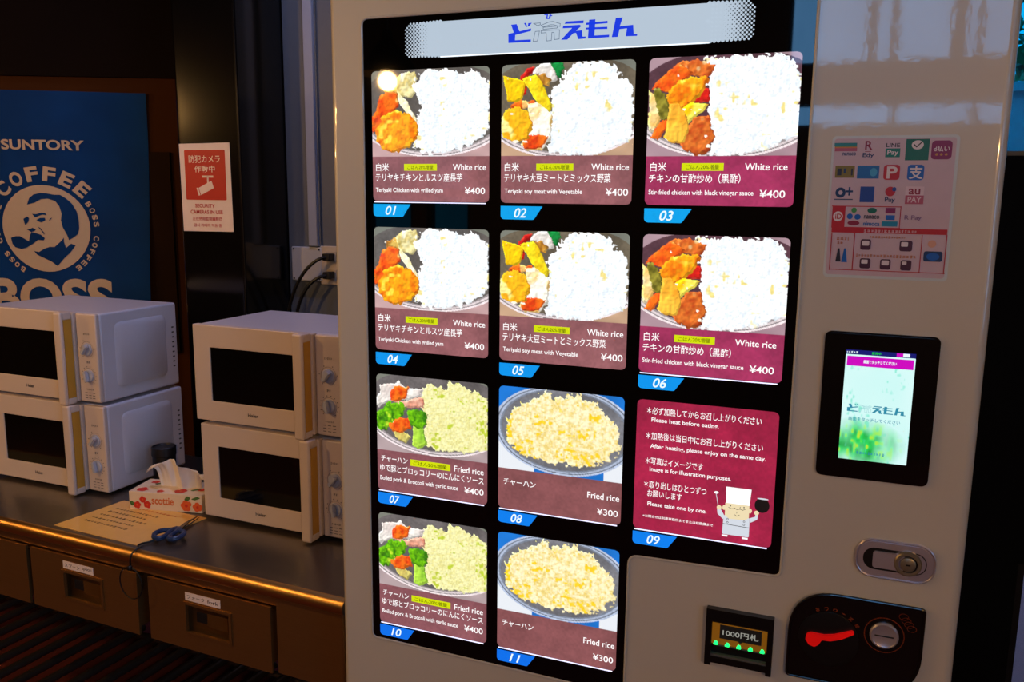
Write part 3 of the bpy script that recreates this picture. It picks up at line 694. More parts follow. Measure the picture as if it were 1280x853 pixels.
m = MB(); m.prism(DGr, FP(0), -.004, .0006)
m.build('display_glass', M_smoke, vm)
m = MB(); m.tube([(x, -.0004, z) for x, z in DGr], .0022, 8, 0, True)
m.build('glass_rim', M_white, vm)
# header sign
M_head = glow('header_lit_white', (182, 198, 214), 1.0); M_headb = glow('header_lit_edge', (240, 248, 255), 1.3); M_logo = glow('logo_blue', (22, 58, 224), 1.0)
hx0, hx1, hz0, hz1 = .0635, .6195, 1.7175, 1.7725
m = MB(); f = FP(.0012); m.poly([(.126, hz0), (.557, hz0), (.557, hz1), (.126, hz1)], f, 0)
pit = .0060
for side in (0, 1):
    nc = int(.066 / (pit / 2)); 
    for i in range(nc):
        for j in range(int((hz1 - hz0) / pit) + 1):
            d = i * pit / 2; x = (.128 - d) if side == 0 else (.555 + d); z = hz0 + pit * (j + (.5 if i % 2 else 0))
            if not (hz0 + .0005 < z < hz1 - .0005): continue
            t_ = d / .064; 
            ex, ez = (x - .0635 if side == 0 else hx1 - x), min(z - hz0, hz1 - z)
            if ex < .010 and ez < .010 and math.hypot(.010 - ex, .010 - ez) > .010: continue
            if ex < .0006: continue
            rr = pit * (.60 - .36 * t_)
            m.poly(ell(x, z, rr, rr, 8), FP(.0012 + .00001 * ((i * 7 + j * 3) % 5)), 0)
header = m.build('header_sign', M_head, vm)
MB().box(.128, .557, -.0018, -.0010, hz0 - .0006, hz0 + .0012).build('light_edge', M_headb, header)
m = MB()
for k in LOGO: m.poly([(x / 1000, z / 1000) for x, z in LOGO[k]], FP(.0018), 0)
for k in LINES:
    for q in stroke([(x / 1000, z / 1000) for x, z in LINES[k]], .0007): m.poly(q, FP(.0018), 1)
m.build('logo', [M_logo, glow('logo_line', (60, 80, 110), 1.0)], header)
# the eleven picture sheets
M_art = print_mat('lit_print', TILE); M_txt = glow('lit_white_lettering', (255, 250, 250), 1.1); M_yel = glow('lit_yellow_flash', (214, 226, 6), 1.0); M_ink = mat('dark_print_ink', (52, 60, 12), .3)
M_edge = glow('sheet_lit_edge', (226, 222, 255), 1.5); M_tag = [glow('number_tag_azure', (0, 164, 238), 1.0), glow('number_tag_azure_mid', (0, 150, 238), 1.0), glow('number_tag_blue', (0, 128, 240), 1.0), glow('number_tag_deep_blue', (0, 112, 236), 1.0)]
M_num = glow('number_white', (236, 250, 255), 1.05)
TW, TH, PX, PZ = .2150, .2140, .23575, .25798
CAP1, CAP2 = (134, 84, 88), (148, 46, 84)
SH = {'chicken': (CAP1, .655), 'soy': (CAP1, .655), 'vinegar': (CAP2, .660), 'pork': ((126, 76, 82), .648), 'egg': ((124, 74, 76), .668), 'notes': ((150, 30, 62), -1)}
SHEET = {k: art_grid('menu_panel', paint(k, *SH[k]), TW, TH, .008, M_art) for k in SH}
def caption(kind, par):
    m = MB(); f0 = FP(.0006)
    f = lambda u, v: f0(u * TW, -v * TH)
    T = lambda s, a, b, v, h=None, bold=.0: m.text(s, a, b, v, f, 0, h=-h if h else None, bold=bold)
    # f flips v, so text heights are given negative
    def W(s, a, b, v, h, bold=.008): m.text(s, a, b, v, f, 0, h=-h, bold=bold)
    def flash(a, b, v0, v1):
        m.poly([(a, v1), (b, v1), (b, v0), (a, v0)], lambda u, v: f0(u * TW, -v * TH), 1)
        m.f[-1].reverse()
        m.text('ごはん20%増量', a + .03, b - .03, (v0 + v1) / 2, lambda u, v: (u * TW, -.0009, -v * TH), 2, h=-(v1 - v0) * .62)
    if kind in ('chicken', 'soy', 'vinegar'):
        x1 = .975 if kind != 'vinegar' else .95
        W('白米', .03, .145, .735, .062); W('White rice', x1 - .275, x1, .735, .046)
        flash(*((.28, .565) if kind != 'vinegar' else (.25, .535)), .71, .762)
    if kind == 'chicken': W('テリヤキチキンとルスツ産長芋', .025, .78, .815, .064); W('Teriyaki Chicken with grilled yam', .025, .615, .917, .044, .01); W('¥400', .80, .968, .912, .052)
    if kind == 'soy': W('テリヤキ大豆ミートとミックス野菜', .025, .845, .815, .064); W('Teriyaki soy meat with Vegetable', .03, .635, .917, .044, .01); W('¥400', .81, .975, .912, .052)
    if kind == 'vinegar': W('チキンの甘酢炒め（黒酢）', .025, .65, .815, .064); W('Stir-fried chicken with black vinegar sauce', .025, .74, .915, .044, .01); W('¥400', .78, .945, .915, .052)
    if kind == 'pork':
        W('チャーハン', .035, .285, .722, .052); flash(.31, .675, .70, .756); W('Fried rice', .71, .97, .728, .050)
        W('ゆで豚とブロッコリーのにんにくソース', .025, .97, .802, .062); W('Boiled pork & Broccoli with garlic sauce', .025, .745, .898, .048, .01); W('¥400', .80, .97, .898, .052)
    if kind == 'egg': W('チャーハン', .045, .315, .775, .052); W('Fried rice', .735, .985, .79, .050); W('¥300', .815, .978, .912, .052)
    if kind == 'notes':
        for s, a, b, v, h in (('＊必ず加熱してからお召し上がりください', .075, .885, .078, .056), ('Please heat before eating.', .11, .593, .150, .042), ('＊加熱後は当日中にお召し上がりください', .075, .905, .268, .056),
                              ('After heating, please enjoy on the same day.', .108, .928, .350, .042), ('＊写真はイメージです', .077, .497, .461, .056), ('Image is for illustration purposes.', .11, .70, .527, .042),
                              ('＊取り出しはひとつずつ', .073, .53, .642, .056), ('お願いします', .10, .355, .711, .052), ('Please take one by one.', .104, .538, .797, .042), ('※お問合せは利恵事務所までまたは総務課まで', .072, .589, .891, .022)):
            W(s, a, b, v, h, .004 if h > .05 else .010)
    return m.build('caption', [M_txt, M_yel, M_ink], par)
def number_tag(no, par, mi):
    m = MB(); f = FP(.0003)
    z1, z0 = -TH - .0050, -TH - .0262
    m.poly(rounded([(0, z1), (0, z0), (.057, z0), (.0715, z1)], [0, .007, .005, 0]), f, 0)
    m.text(no, .0235, .0445, (z0 + z1) / 2, FP(.0006), 1, h=.0150, bold=.012, shear=.25)
    return m.build('number_tag', [M_tag[mi], M_num], par)
GRID = [('01', 0, 0, 'chicken', 'lit picture of teriyaki chicken with white rice, number 01'), ('02', 1, 0, 'soy', 'lit picture of soy meat with vegetables, number 02'),
        ('03', 2, 0, 'vinegar', 'lit picture of chicken in black vinegar sauce, number 03'), ('04', 0, 1, 'chicken', 'lit picture of teriyaki chicken with white rice, number 04'),
        ('05', 1, 1, 'soy', 'lit picture of soy meat with vegetables, number 05'), ('06', 2, 1, 'vinegar', 'lit picture of chicken in black vinegar sauce, number 06'),
        ('07', 0, 2, 'pork', 'lit picture of pork and broccoli with fried rice, number 07'), ('08', 1, 2, 'egg', 'lit picture of plain fried rice, number 08'),
        ('09', 2, 2, 'notes', 'dark red notice sheet with white lettering and chef, number 09'), ('10', 0, 3, 'pork', 'lit picture of pork and broccoli with fried rice, number 10'), ('11', 1, 3, 'egg', 'lit picture of plain fried rice, number 11')]
caps = {}
for no, c, r, kind, lab in GRID:
    o = bpy.data.objects.new('menu_panel', SHEET[kind]); COL.objects.link(o); o.parent = vm; o.location = (c * PX, -.0020, 1.70 - r * PZ); o['label'] = lab
    if kind in caps: k = caps[kind].copy(); COL.objects.link(k); k.parent = o
    else: caps[kind] = caption(kind, o)
    number_tag(no, o, r)
    if no not in ('02', '03', '04', '05'): MB().box(.002, TW - .006, -.0002, .0010, -TH - .0024, -TH - .0009).build('sheet_edge', M_edge, o)
    if kind == 'notes':
        m = MB(); g = lambda pts: [(u * TW, -v * TH) for u, v in pts]
        cw, cl, cf, ck, cp = 0, 1, 2, 3, 4
        A = FP(.0006); B_ = FP(.0009); D_ = FP(.0012)
        m.poly(rounded(g([(.661, .80), (.656, .944), (.844, .943), (.843, .797)]), .002), A, cl)
        m.poly(g([(.668, .704), (.669, .800), (.700, .822), (.810, .818), (.837, .796), (.836, .700)]), B_, cf)
        m.poly(g([(.668, .582), (.845, .582), (.837, .704), (.673, .704)]), D_, cw)
        m.poly(ell(.662 * TW, -.742 * TH, .0028, .004), A, cf); m.poly(ell(.842 * TW, -.742 * TH, .0028, .004), A, cf)
        m.poly(g([(.612, .759), (.637, .756), (.667, .805), (.657, .832), (.617, .795)]), A, cl); m.poly(g([(.843, .797), (.879, .781), (.882, .752), (.900, .755), (.895, .80), (.850, .830)]), A, cl)
        m.poly(ell(.626 * TW, -.746 * TH, .0036), B_, cf); m.poly(ell(.888 * TW, -.750 * TH, .0036), B_, cf)
        m.poly(ell(.922 * TW, -.690 * TH, .0110, .0118), A, ck); m.poly(ell(.925 * TW, -.640 * TH, .0085, .0012), B_, cl)
        for q in stroke(g([(.600, .645), (.619, .735)]), .0009, False): m.poly(q, A, cl)
        m.poly(ell(.602 * TW, -.636 * TH, .0034, .0020), B_, cw)
        m.poly(g([(.657, .866), (.845, .872), (.845, .868), (.657, .862)]), D_, ck)
        for a, b in ((.690, .825), (.690, .850), (.806, .828), (.806, .852)): m.poly(ell(a * TW, -b * TH, .0016), D_, ck); m.poly(ell(a * TW, -b * TH, .0010), FP(.0015), cl)
        for a in (.705, .800): m.poly(ell(a * TW, -.722 * TH, .0010), D_, ck)
        for pts in ([(.693, .735), (.712, .744), (.735, .738)], [(.770, .736), (.792, .744), (.812, .732)], [(.735, .735), (.752, .745), (.772, .738), (.774, .722)], [(.738, .785), (.752, .795), (.770, .784)], [(.752, .762), (.752, .772)]):
            for q in stroke(g(pts), .0007, False): m.poly(q, D_, ck)
        for a in ((.664, .948), (.806, .948)): m.poly(rrect(a[0] * TW - .002, -a[1] * TH - .0026, a[0] * TW + .007, -a[1] * TH + .0002, .0012), B_, cw)
        m.build('chef_picture', [glow('chef_white', (250, 250, 252), 1.1), glow('chef_coat', (214, 220, 230), 1.0), glow('chef_skin', (240, 222, 180), 1.0), mat('chef_dark', (58, 58, 62), .3), M_red], o)
# payment sticker
SC = {'teal': (40,130,140), 'green': (70,150,80), 'orange': (206,120,60), 'pink': (178,84,110), 'navy': (24,56,104), 'crimson': (140,16,56), 'ink': (40,40,52), 'teal2': (14,122,108), 'white': (226,216,222), 'green2': (8,104,84),
      'magenta': (134,24,92), 'gold': (196,140,70), 'olive': (130,114,26), 'blue': (26,104,176), 'sky': (70,160,206), 'red': (186,24,34), 'azure': (16,96,190), 'paper': (206,184,194), 'paper2': (220,196,206), 'royal': (28,66,150), 'sky2': (20,136,176), 'mauve': (140,104,140), 'maroon': (74,32,58), 'skin': (216,160,136)}
keys = list(SC)
m = MB(); m.prism(rrect(.7330, 1.3885, .8925, 1.5845, .006), FP(0), .0, .0008, 0)
st_ = m.build('payment_sticker', mat('sticker_clear_edge', (206, 214, 216), .25, coat=.6), vm)
m = MB(); m.prism(rrect(.7362, 1.3925, .8885, 1.5810, .004), FP(0), .0008, .0011, 0); m.build('sticker_print', mat('sticker_pink_paper', (204, 180, 192), .35, coat=.5), st_)
m = MB(); f = FP(.0013)
for i, (k, c, x0, z0, x1, z1) in enumerate(STICK):
    x0, x1, z0, z1 = x0 / 1000, x1 / 1000, z0 / 1000, z1 / 1000; mi = keys.index(c); f = FP(.0012 + i * .000008)
    if k == 'r': m.poly([(x0, z0), (x1, z0), (x1, z1), (x0, z1)], f, mi)
    elif k == 'q': m.poly(rrect(x0, z0, x1, z1, min(x1 - x0, z1 - z0) * .2), f, mi)
    elif k == 'e': m.poly(ell((x0 + x1) / 2, (z0 + z1) / 2, (x1 - x0) / 2, (z1 - z0) / 2), f, mi)
    elif k == 'd': m.poly([(x0, z0), (x1, z0), ((x0 + x1) / 2 + .001, z1), ((x0 + x1) / 2 - .001, z1)], f, mi)
    elif k == 'c':
        for q in stroke([(x0, (z0 + z1) / 2), (x0 + (x1 - x0) * .35, z0), (x1, z1)], .0014, False): m.poly(q, f, mi)
    elif k.startswith('s:'): m.smudge(x0, x1, (z0 + z1) / 2, f, mi, z1 - z0, i)
    else: m.text(k[2:], x0, x1, (z0 + z1) / 2, f, mi, h=z1 - z0, bold=.02)
m.build('payment_marks', [mat('sticker_' + k, SC[k], .35, coat=.4) for k in keys], st_)
# touch screen
M_bez = mat('touch_bezel_black', (8, 8, 9), .12, var=0, coat=.5)
m = MB(); m.prism(rrect(.7425, 1.0970, .8925, 1.3120, .009), FP(0), 0, .0045, 0); m.prism(rrect(.7450, 1.0995, .8900, 1.3095, .007), FP(0), .0045, .0062, 0)
ts = m.build('touch_screen', M_bez, vm)
sw, sh = .0908, .1545
o = bpy.data.objects.new('screen', art_grid('screen', paint('screen', (0, 0, 0), 2), sw, sh, .0005, print_mat('screen_light', 1.0))); COL.objects.link(o); o.parent = ts; o.location = (.7720, -.0066, 1.2805); o['label'] = 'lit screen with pale blue and green picture'
m = MB(); fs_ = FP(.0070); X0, Z1 = .7720, 1.2805
m.poly([(X0, Z1), (X0 + sw, Z1), (X0 + sw, Z1 + .0065), (X0, Z1 + .0065)], fs_, 0)
m.poly([(X0 + .002, Z1 - .0165), (X0 + sw - .002, Z1 - .0165), (X0 + sw - .002, Z1 - .0025), (X0 + .002, Z1 - .0025)], fs_, 1)
f2 = FP(.0073)
m.text('画面をタッチしてください', X0 + .024, X0 + .067, Z1 - .0095, f2, 2, h=.0050, bold=.03)
m.text('販売中', X0 + .034, X0 + .046, Z1 + .0032, f2, 3, h=.0040, bold=.02); m.smudge(X0 + .001, X0 + .016, Z1 + .0032, f2, 2, .003, 4)
m.poly([(X0 + .066, Z1 + .001), (X0 + .0745, Z1 + .001), (X0 + .0745, Z1 + .0058), (X0 + .066, Z1 + .0058)], f2, 1); m.poly([(X0 + .0745, Z1 + .001), (X0 + .083, Z1 + .001), (X0 + .083, Z1 + .0058), (X0 + .0745, Z1 + .0058)], f2, 2)
LX0, LX1, LZ0 = .2460, .4514, 1.7330
for k in LOGO:
    if k == 'h': continue
    m.poly([(X0 + .007 + (x / 1000 - LX0) / (LX1 - LX0) * .077, Z1 - .0830 + (z / 1000 - LZ0) * .40) for x, z in LOGO[k]], f2, 4)
for k in LINES:
    for q in stroke([(X0 + .007 + (x / 1000 - LX0) / (LX1 - LX0) * .077, Z1 - .0830 + (z / 1000 - LZ0) * .40) for x, z in LINES[k]], .0004): m.poly(q, f2, 5)
m.text('画面をタッチしてください', X0 + .010, X0 + .078, Z1 - .0935, f2, 4, h=.0055, bold=.01)
m.smudge(X0 + .024, X0 + .062, Z1 - .1430, f2, 4, .004, 5)
m.build('screen_graphics', [glow('screen_navy', (16, 22, 110), 1.0), glow('screen_magenta', (206, 0, 190), 1.0), glow('screen_white', (240, 250, 255), 1.0), glow('screen_green', (20, 210, 40), 1.0), glow('screen_teal', (46, 140, 168), 1.0), glow('screen_pale_line', (140, 200, 205), 1.0)], ts)
# lock plate
M_chr = mat('chrome', (200, 190, 200), .28, .55, var=.04); M_steel = mat('brushed_nickel', (150, 138, 116), .35, .6); M_dk = mat('dark_recess', (16, 14, 14), .4)
lx, lz = .8597, .9800
m = MB(); m.prism(rounded(rrect(lx - .053, lz - .029, lx + .053, lz + .029, .024, 8), 0), FP(0), 0, .0035, 0); m.prism(rrect(lx - .050, lz - .026, lx + .050, lz + .026, .022, 8), FP(0), .0035, .005, 0)
lk = m.build('lock_handle', M_chr, vm)
m = MB(); m.prism(rrect(lx - .043, lz - .0165, lx + .042, lz + .0165, .0155, 8), FP(0), .005, .0053, 0); m.build('recess', M_dk, lk)
m = MB(); m.prism(rrect(lx - .006, lz - .0150, lx + .0405, lz + .0150, .0140, 8), FP(0), .0052, .0058, 0); m.tube([(x, -.0036, z) for x, z in rrect(lx - .0525, lz - .0285, lx + .0525, lz + .0285, .0235, 8)], .0016, 6, 0, True); m.build('lock_surround', M_chr, lk)
m = MB(); m.prism(rrect(lx - .030, lz - .0125, lx + .012, lz + .0125, .004, 5), FP(0), .0052, .0085, 0); m.build('pull_lever', M_chr, lk)
m = MB(); MT = Matrix.Translation((lx + .017, -.005, lz)) @ Matrix.Rotation(R(90), 4, 'X')
m.lathe([(.0185, 0), (.0185, .004), (.0165, .0058), (.0128, .0058), (.0128, .0030)], 32, 0, MT); m.lathe([(.0128, .0032), (0, .0034)], 28, 1, MT); m.lathe([(.0105, .003), (.0105, .0070), (.0092, .0078), (0, .0078)], 28, 0, MT); m.box(lx + .014, lx + .020, -.0134, -.0128, lz - .001, lz + .001, 1)
m.build('lock_cylinder', [M_steel, M_dk], lk)
# bill acceptor
bx0, bx1, bz0, bz1 = .5965, .6990, .7640, .8590
m = MB(); f = FP(0)
for a in ((bx0, .606, bz0, bz1), (.6905, bx1, bz0, bz1), (.606, .6905, .8400, bz1), (.606, .6905, .7690, .7800)): m.prism([(a[0], a[2]), (a[1], a[2]), (a[1], a[3]), (a[0], a[3])], f, -.001, .012, 0)
m.prism(rrect(bx0 + .002, bz0 + .002, bx1 - .002, bz1 - .002, .004), f, -.001, .004, 0)
ba = m.build('bill_acceptor', M_black, vm)
m = MB(); m.prism([(.606, .799), (.6905, .799), (.6905, .834), (.606, .834)], f, .004, .0060, 0); m.build('bill_plate', glow('bill_amber', (150, 92, 12), .55), ba)
m = MB(); m.prism([(.618, .810), (.682, .810), (.682, .833), (.618, .833)], f, .0060, .0070, 0); m.text('1000円札', .6225, .6775, .8215, FP(.0074), 1, h=.0105, bold=.01)
m.poly([(.646, .8101), (.654, .8101), (.650, .8065)], FP(.0066), 0)
m.build('value_plate', [mat('grey_value_plate', (44, 48, 50), .4), glow('value_lettering', (176, 176, 166), .7)], ba)
M_led = glow('green_led', (20, 255, 110), 2.2)
for i in range(5):
    m = MB(); x = .6125 + i * .0178
    m.prism(rounded([(x - .004, .7985), (x + .004, .7985), (x + .0025, .8035), (x - .0010, .8045)], .0012), f, .0060, .0085, 0); m.build('indicator_light', M_led, ba)
MB().box(.608, .689, -.0065, -.004, .7965, .7985).box(.606, .6905, -.0105, -.004, .780, .7835).build('slot_lip', mat('grey_slot_lip', (92, 92, 92), .3), ba)
# coin unit
M_coin = mat('coin_unit_black', (9, 9, 10), .25, var=.0, coat=.4)
CU = [(.7215, .772), (.905, .772), (.905, .9135), (.7215, .9135)]
cpts = rounded(CU, [.006, .078, .006, .078], 10)
m = MB(); m.prism(cpts, FP(0), 0, .006, 0)
cu = m.build('coin_unit', M_coin, vm)
m = MB(); m.tube([(x, -.006, z) for x, z in cpts], .0022, 8, 0, True); m.build('edge_bead', M_coin, cu)
m = MB(); m.lathe([(.043, 0), (.043, .0015), (.040, .002), (0, .002)], 40, 0, Matrix.Translation((.778, -.006, .842)) @ Matrix.Rotation(R(90), 4, 'X')); m.build('lever_dial', mat('coin_dial_black', (14, 14, 15), .35), cu)
LV = [(.7455, .8385), (.7470, .8465), (.7530, .8500), (.7720, .8495), (.7860, .8530), (.8110, .8645), (.8140, .8600), (.7960, .8480), (.7810, .8420), (.7690, .8415), (.7650, .8330), (.7590, .8285), (.7510, .8305)]
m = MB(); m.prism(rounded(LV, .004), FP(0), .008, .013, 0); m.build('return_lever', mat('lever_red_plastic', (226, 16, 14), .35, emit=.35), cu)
MT = Matrix.Translation((.854, -.006, .8640)) @ Matrix.Rotation(R(90), 4, 'X')
m = MB(); m.lathe([(.0200, 0), (.0200, .003), (.0175, .005), (.0165, .0042), (0, .0042)], 32, 0, MT); m.box(.8410, .8670, -.0112, -.0102, .8633, .8650, 1); m.build('coin_slot', [M_chr, M_dk], cu)
M_or = mat('orange_brown_print', (150, 62, 24), .4)
m = MB()
for q in stroke(ell(.854, .864, .0270, n=40), .0014): m.poly(q, FP(.0064), 0)
for i in range(4):
    for q in stroke(ell(.8780 + i * .0040, .8975 - i * .0055, .0062, .0048, 20), .0008): m.poly(q, FP(.0064 + i * .0001), 0)
for i, ch in enumerate('おつり・返却'):
    a = R(112 - i * 15); cx, cz = .778 + .048 * math.cos(a), .842 + .048 * math.sin(a); ca, sa = math.cos(a - R(90)), math.sin(a - R(90))
    m.text(ch, -.0030, .0030, 0, (lambda x, y, cx=cx, cz=cz, ca=ca, sa=sa: FP(.0064)(cx + x * ca - y * sa, cz + x * sa + y * ca)), 0, h=.0058 if ch != '・' else .0016, bold=.02)
m.build('coin_print', M_or, cu)
# collection flap low on the front, under the picture display
m = MB(); m.prism(rrect(.03, .30, .63, .52, .012), FP(0), 0, .004, 0); fl = m.build('collection_flap', M_coin, vm)
m = MB(); m.prism(rrect(.05, .32, .61, .50, .008), FP(0), .004, .006, 0); m.build('flap_panel', mat('flap_smoke', (22, 22, 24), .2), fl)
# ---------------------------------------------------------------- steel work table
M_top = mat('brushed_steel_top', (120, 112, 104), .30, .9, var=.10, scale=30, stretch=(1, 30, 1)); M_edge2 = mat('rolled_steel_edge', (206, 160, 96), .36, 1.0)
M_drw = mat('brushed_steel_front', (156, 118, 70), .42, .85, var=.12, scale=20, stretch=(1, 1, 40)); M_leg = mat('table_leg_steel', (110, 100, 92), .35, .9)
TX, TY, TA, TL_ = -.12, .055, -.047, 2.1
tbl = thing('work_table', (TX, TY, 0), 'long stainless steel work table with drawers carrying the microwaves', 'work table', TA)
def Tw(x, y, z=0.0):
    c, s = math.cos(TA), math.sin(TA); return (TX + x * c - y * s, TY + x * s + y * c, z)
m = MB(); prof = [(.0, .600)]
pr = [(.018 - .018 * math.sin(R(a)), .682 + .018 * math.cos(R(a))) for a in range(0, 181, 15)]
pts = pr + [(.030, .664), (.030, .690), (.60, .690), (.60, .70)]
n = len(pts); vs = [(x, y, z) for x in (-TL_, 0) for y, z in pts]; fs = [(i, (i + 1) % n, n + (i + 1) % n, n + i) for i in range(n)] + [tuple(range(n - 1, -1, -1)), tuple(range(n, 2 * n))]
m.add(vs, fs, 0, True); m.m = [1 if i < 12 else 0 for i in range(len(fs))]
m.build('tabletop', [M_top, M_edge2], tbl, angle=30)
MB().box(-TL_ + .02, -.012, .026, .040, .640, .690).build('apron', M_drw, tbl)
MB().box(-.182, -.012, .020, .034, .490, .664, 0, .002).build('end_panel', M_drw, tbl)
MB().box(-TL_ + .02, -.02, .08, .58, .60, .64).box(-TL_ + .02, -.02, .56, .58, .45, .60).build('carcass', mat('dark_steel_carcass', (24, 22, 20), .5, .5), tbl)
for x in (-TL_ + .04, -.035):
    for y in (.05, .56): MB().lathe([(.024, 0), (.024, .02), (.019, .03), (.019, .64)], 20, 0, Matrix.Translation((x, y, 0))).build('leg', M_leg, tbl)
def drawer(x0, x1, word):
    m = MB(); cx = (x0 + x1) / 2; z0, z1 = .487, .637; px0, px1, pz0, pz1 = cx - .062, cx + .062, .530, .596
    holes(m, x0, x1, z0, z1, [(px0, px1, pz0, pz1)], .018, .024); m.box(x0 + .01, x1 - .01, .03, .45, .50, .62)
    d = m.build('drawer', M_drw, tbl)
    m = MB(); f = lambda u, v, dd=0.0: (u, .018 - dd, v)
    for a in ((px0 - .006, px1 + .006, pz1 - .001, pz1 + .005), (px0 - .006, px1 + .006, pz0 - .005, pz0 + .001), (px0 - .006, px0 + .001, pz0, pz1), (px1 - .001, px1 + .006, pz0, pz1)):
        m.prism([(a[0], a[2]), (a[1], a[2]), (a[1], a[3]), (a[0], a[3])], f, -.004, .003, 0)
    m.box(px0, px1, .030, .0305, pz0, pz1, 0); m.box(px0 + .020, px0 + .050, .0285, .0300, pz0 + .022, pz1 - .020, 1); m.box(px0 + .050, px1 - .016, .0290, .0300, pz0 + .016, pz1 - .018, 2)
    m.build('drawer_pull', [M_drw, mat('pull_dark_slot', (18, 22, 24), .4), mat('pull_brass', (120, 84, 40), .4, .7)], d)
    if word:
        m = MB(); lx = cx - .012; m.prism([(lx - .050, .605), (lx + .050, .605), (lx + .050, .624), (lx - .050, .624)], f, 0, .0008, 0)
        g = lambda u, v: f(u, v, .0011)
        m.text(word[0], lx - .044, lx + .006, .6145, g, 1, h=.0095); m.text(word[1], lx + .014, lx + .045, .6145, g, 1, h=.0085)
        m.build('drawer_label', [M_paper, mat('label_ink', (60, 56, 60), .5)], d)
    return d
drawer(-1.30, -.945, None); drawer(-.930, -.578, ('スプーン', 'spoon')); drawer(-.543, -.196, ('フォーク', 'fork'))
k = 0
x = -TL_ + .07
while x < -.05:
    MB().tube([(x, .05, .10), (x, .57, .10)], .0130, 10).build('shelf_bar', M_leg, tbl); x += .076
MB().tube([(-TL_ + .04, .05, .075), (-.035, .05, .075)], .012, 10).tube([(-TL_ + .04, .56, .075), (-.035, .56, .075)], .012, 10).build('shelf_rail', M_leg, tbl)

# ---------------------------------------------------------------- microwaves
M_mw = mat('microwave_white_enamel', (204, 200, 208), .32, var=.02, scale=6); M_mwf = mat('microwave_white_plastic', (208, 190, 178), .38, var=.02, scale=6)
M_mwin = mat('microwave_dark_window', (8, 8, 7), .08, var=0); M_yl = mat('yellowed_handle_plastic', (190, 140, 46), .4); M_mink = mat('microwave_print', (70, 66, 70), .5); M_cav = mat('microwave_seam', (60, 58, 60), .5)
MW, MH, MD, FT = .415, .2425, .272, .008
def make_microwave(turn):
    t = thing('microwave', (0, 0, 0), 'microwave', 'microwave')
    m = MB(); m.box(.002, MW - .001, .004, MD, FT, MH, 0, .006, 3)
    # stamped panel on the right side and on the left side
    for sx, xx in ((1, MW - .001), (-1, .002)):
        f = lambda u, v, d=0.0, sx=sx, xx=xx: (xx + sx * d, u if sx > 0 else (MD - u), v)
        rr = rrect(.048, .040, .228, .214, .020, 5); r2 = rrect(.056, .048, .220, .206, .015, 5); n = len(rr)
        m.add([f(u, v, 0.0) for u, v in rr] + [f(u, v, .0045) for u, v in r2], [[i, (i + 1) % n, n + (i + 1) % n, n + i] for i in range(n)] + [list(range(n, 2 * n))], 0, True)
    body = m.build('casing', M_mw, t, angle=35)
    m = MB()
    for i in range(9): m.prism(rrect(.250 + i * .0, .06 + i * .014, .258, .064 + i * .014, .0015, 3), lambda u, v, d=0.0: (MW - .001 + d, u, v), -.0001, .0004, 0)
    m.build('side_vent', M_cav, body)
    for x in (.05, MW - .05):
        for y in (.04, MD - .04): MB().lathe([(.010, 0), (.012, FT + .001)], 12, 0, Matrix.Translation((x, y, 0))).build('foot', M_black, t)
    m = MB(); wx0, wx1, wz0, wz1 = .050, .288, .060, .190
    frame_ring(m, 0, .343, .010, MH + .001, (wx0, wx1, wz0, wz1), -.016, .003)
    d = m.build('door', M_mwf, t); b = d.modifiers.new('soft_edges', 'BEVEL'); b.width = .002; b.segments = 2; b.limit_method = 'ANGLE'
    MB().box(wx0, wx1, -.0135, -.0125, wz0, wz1).build('door_window', M_mwin, d)
    m = MB(); m.text('Haier', .156, .186, .036, lambda u, v: (u, -.0165, v), 0, h=.0085, bold=.02); m.build('door_lettering', M_mink, d)
    m = MB(); m.box(.312, .339, -.050, -.039, .004, MH + .004, 0, .005, 3); m.box(.317, .339, -.041, -.015, .005, .022, 0, .003).box(.317, .339, -.041, -.015, MH - .016, MH + .003, 0, .003)
    h = m.build('handle', M_mwf, t)
    MB().box(.319, .3385, -.040, -.0165, .0215, MH - .0155).build('handle_inset', M_yl, h)
    m = MB(); m.box(.346, MW, -.010, .004, .010, MH, 0, .004, 3); p = m.build('control_panel', M_mwf, t)
    m = MB(); f = lambda u, v, d=0.0: (u, -.0104 - d, v)
    m.smudge(.371, .392, .190, f, 0, .0055, 1); m.smudge(.376, .388, .116, f, 0, .0055, 2); m.smudge(.370, .394, .044, f, 0, .0045, 3)
    for zc, nn in ((.150, 6), (.080, 12)):
        for q in stroke(ell(.381, zc, .0205, None, 28, -60, 240), .0006, False): m.poly(q, f, 0)
        for i in range(nn):
            a = R(-50 + 280 * i / (nn - 1)); cx, cz = .381 + .0245 * math.cos(a), zc + .0245 * math.sin(a); m.poly(ell(cx, cz, .0016, .0012, 6), f, 0)
    for j in range(3):
        for i in range(3): m.poly([(.363 + i * .013, .034 - j * .007), (.372 + i * .013, .034 - j * .007), (.372 + i * .013, .0356 - j * .007), (.363 + i * .013, .0356 - j * .007)], f, 0)
    m.build('panel_print', M_mink, p)
    for zc, a in ((.150, turn[0]), (.080, turn[1])):
        m = MB(); MT = Matrix.Translation((.381, -.010, zc)) @ Matrix.Rotation(R(90), 4, 'X')
        m.lathe([(.0165, 0), (.0160, .004), (.0150, .005), (0, .005)], 24, 0, MT)
        bm = bmesh.new(); bmesh.ops.create_cube(bm, size=1)
        for v in bm.verts: v.co = Vector((v.co.x * .010, v.co.y * .029, .005 + (v.co.z + .5) * .011))
        bmesh.ops.bevel(bm, geom=list(bm.edges), offset=.002, segments=2, affect='EDGES'); m.bm(bm, 0, True, MT @ Matrix.Rotation(R(a), 4, 'Z'))
        m.build('dial', mat('dial_grey_plastic', (176, 178, 190), .35), p)
    return t
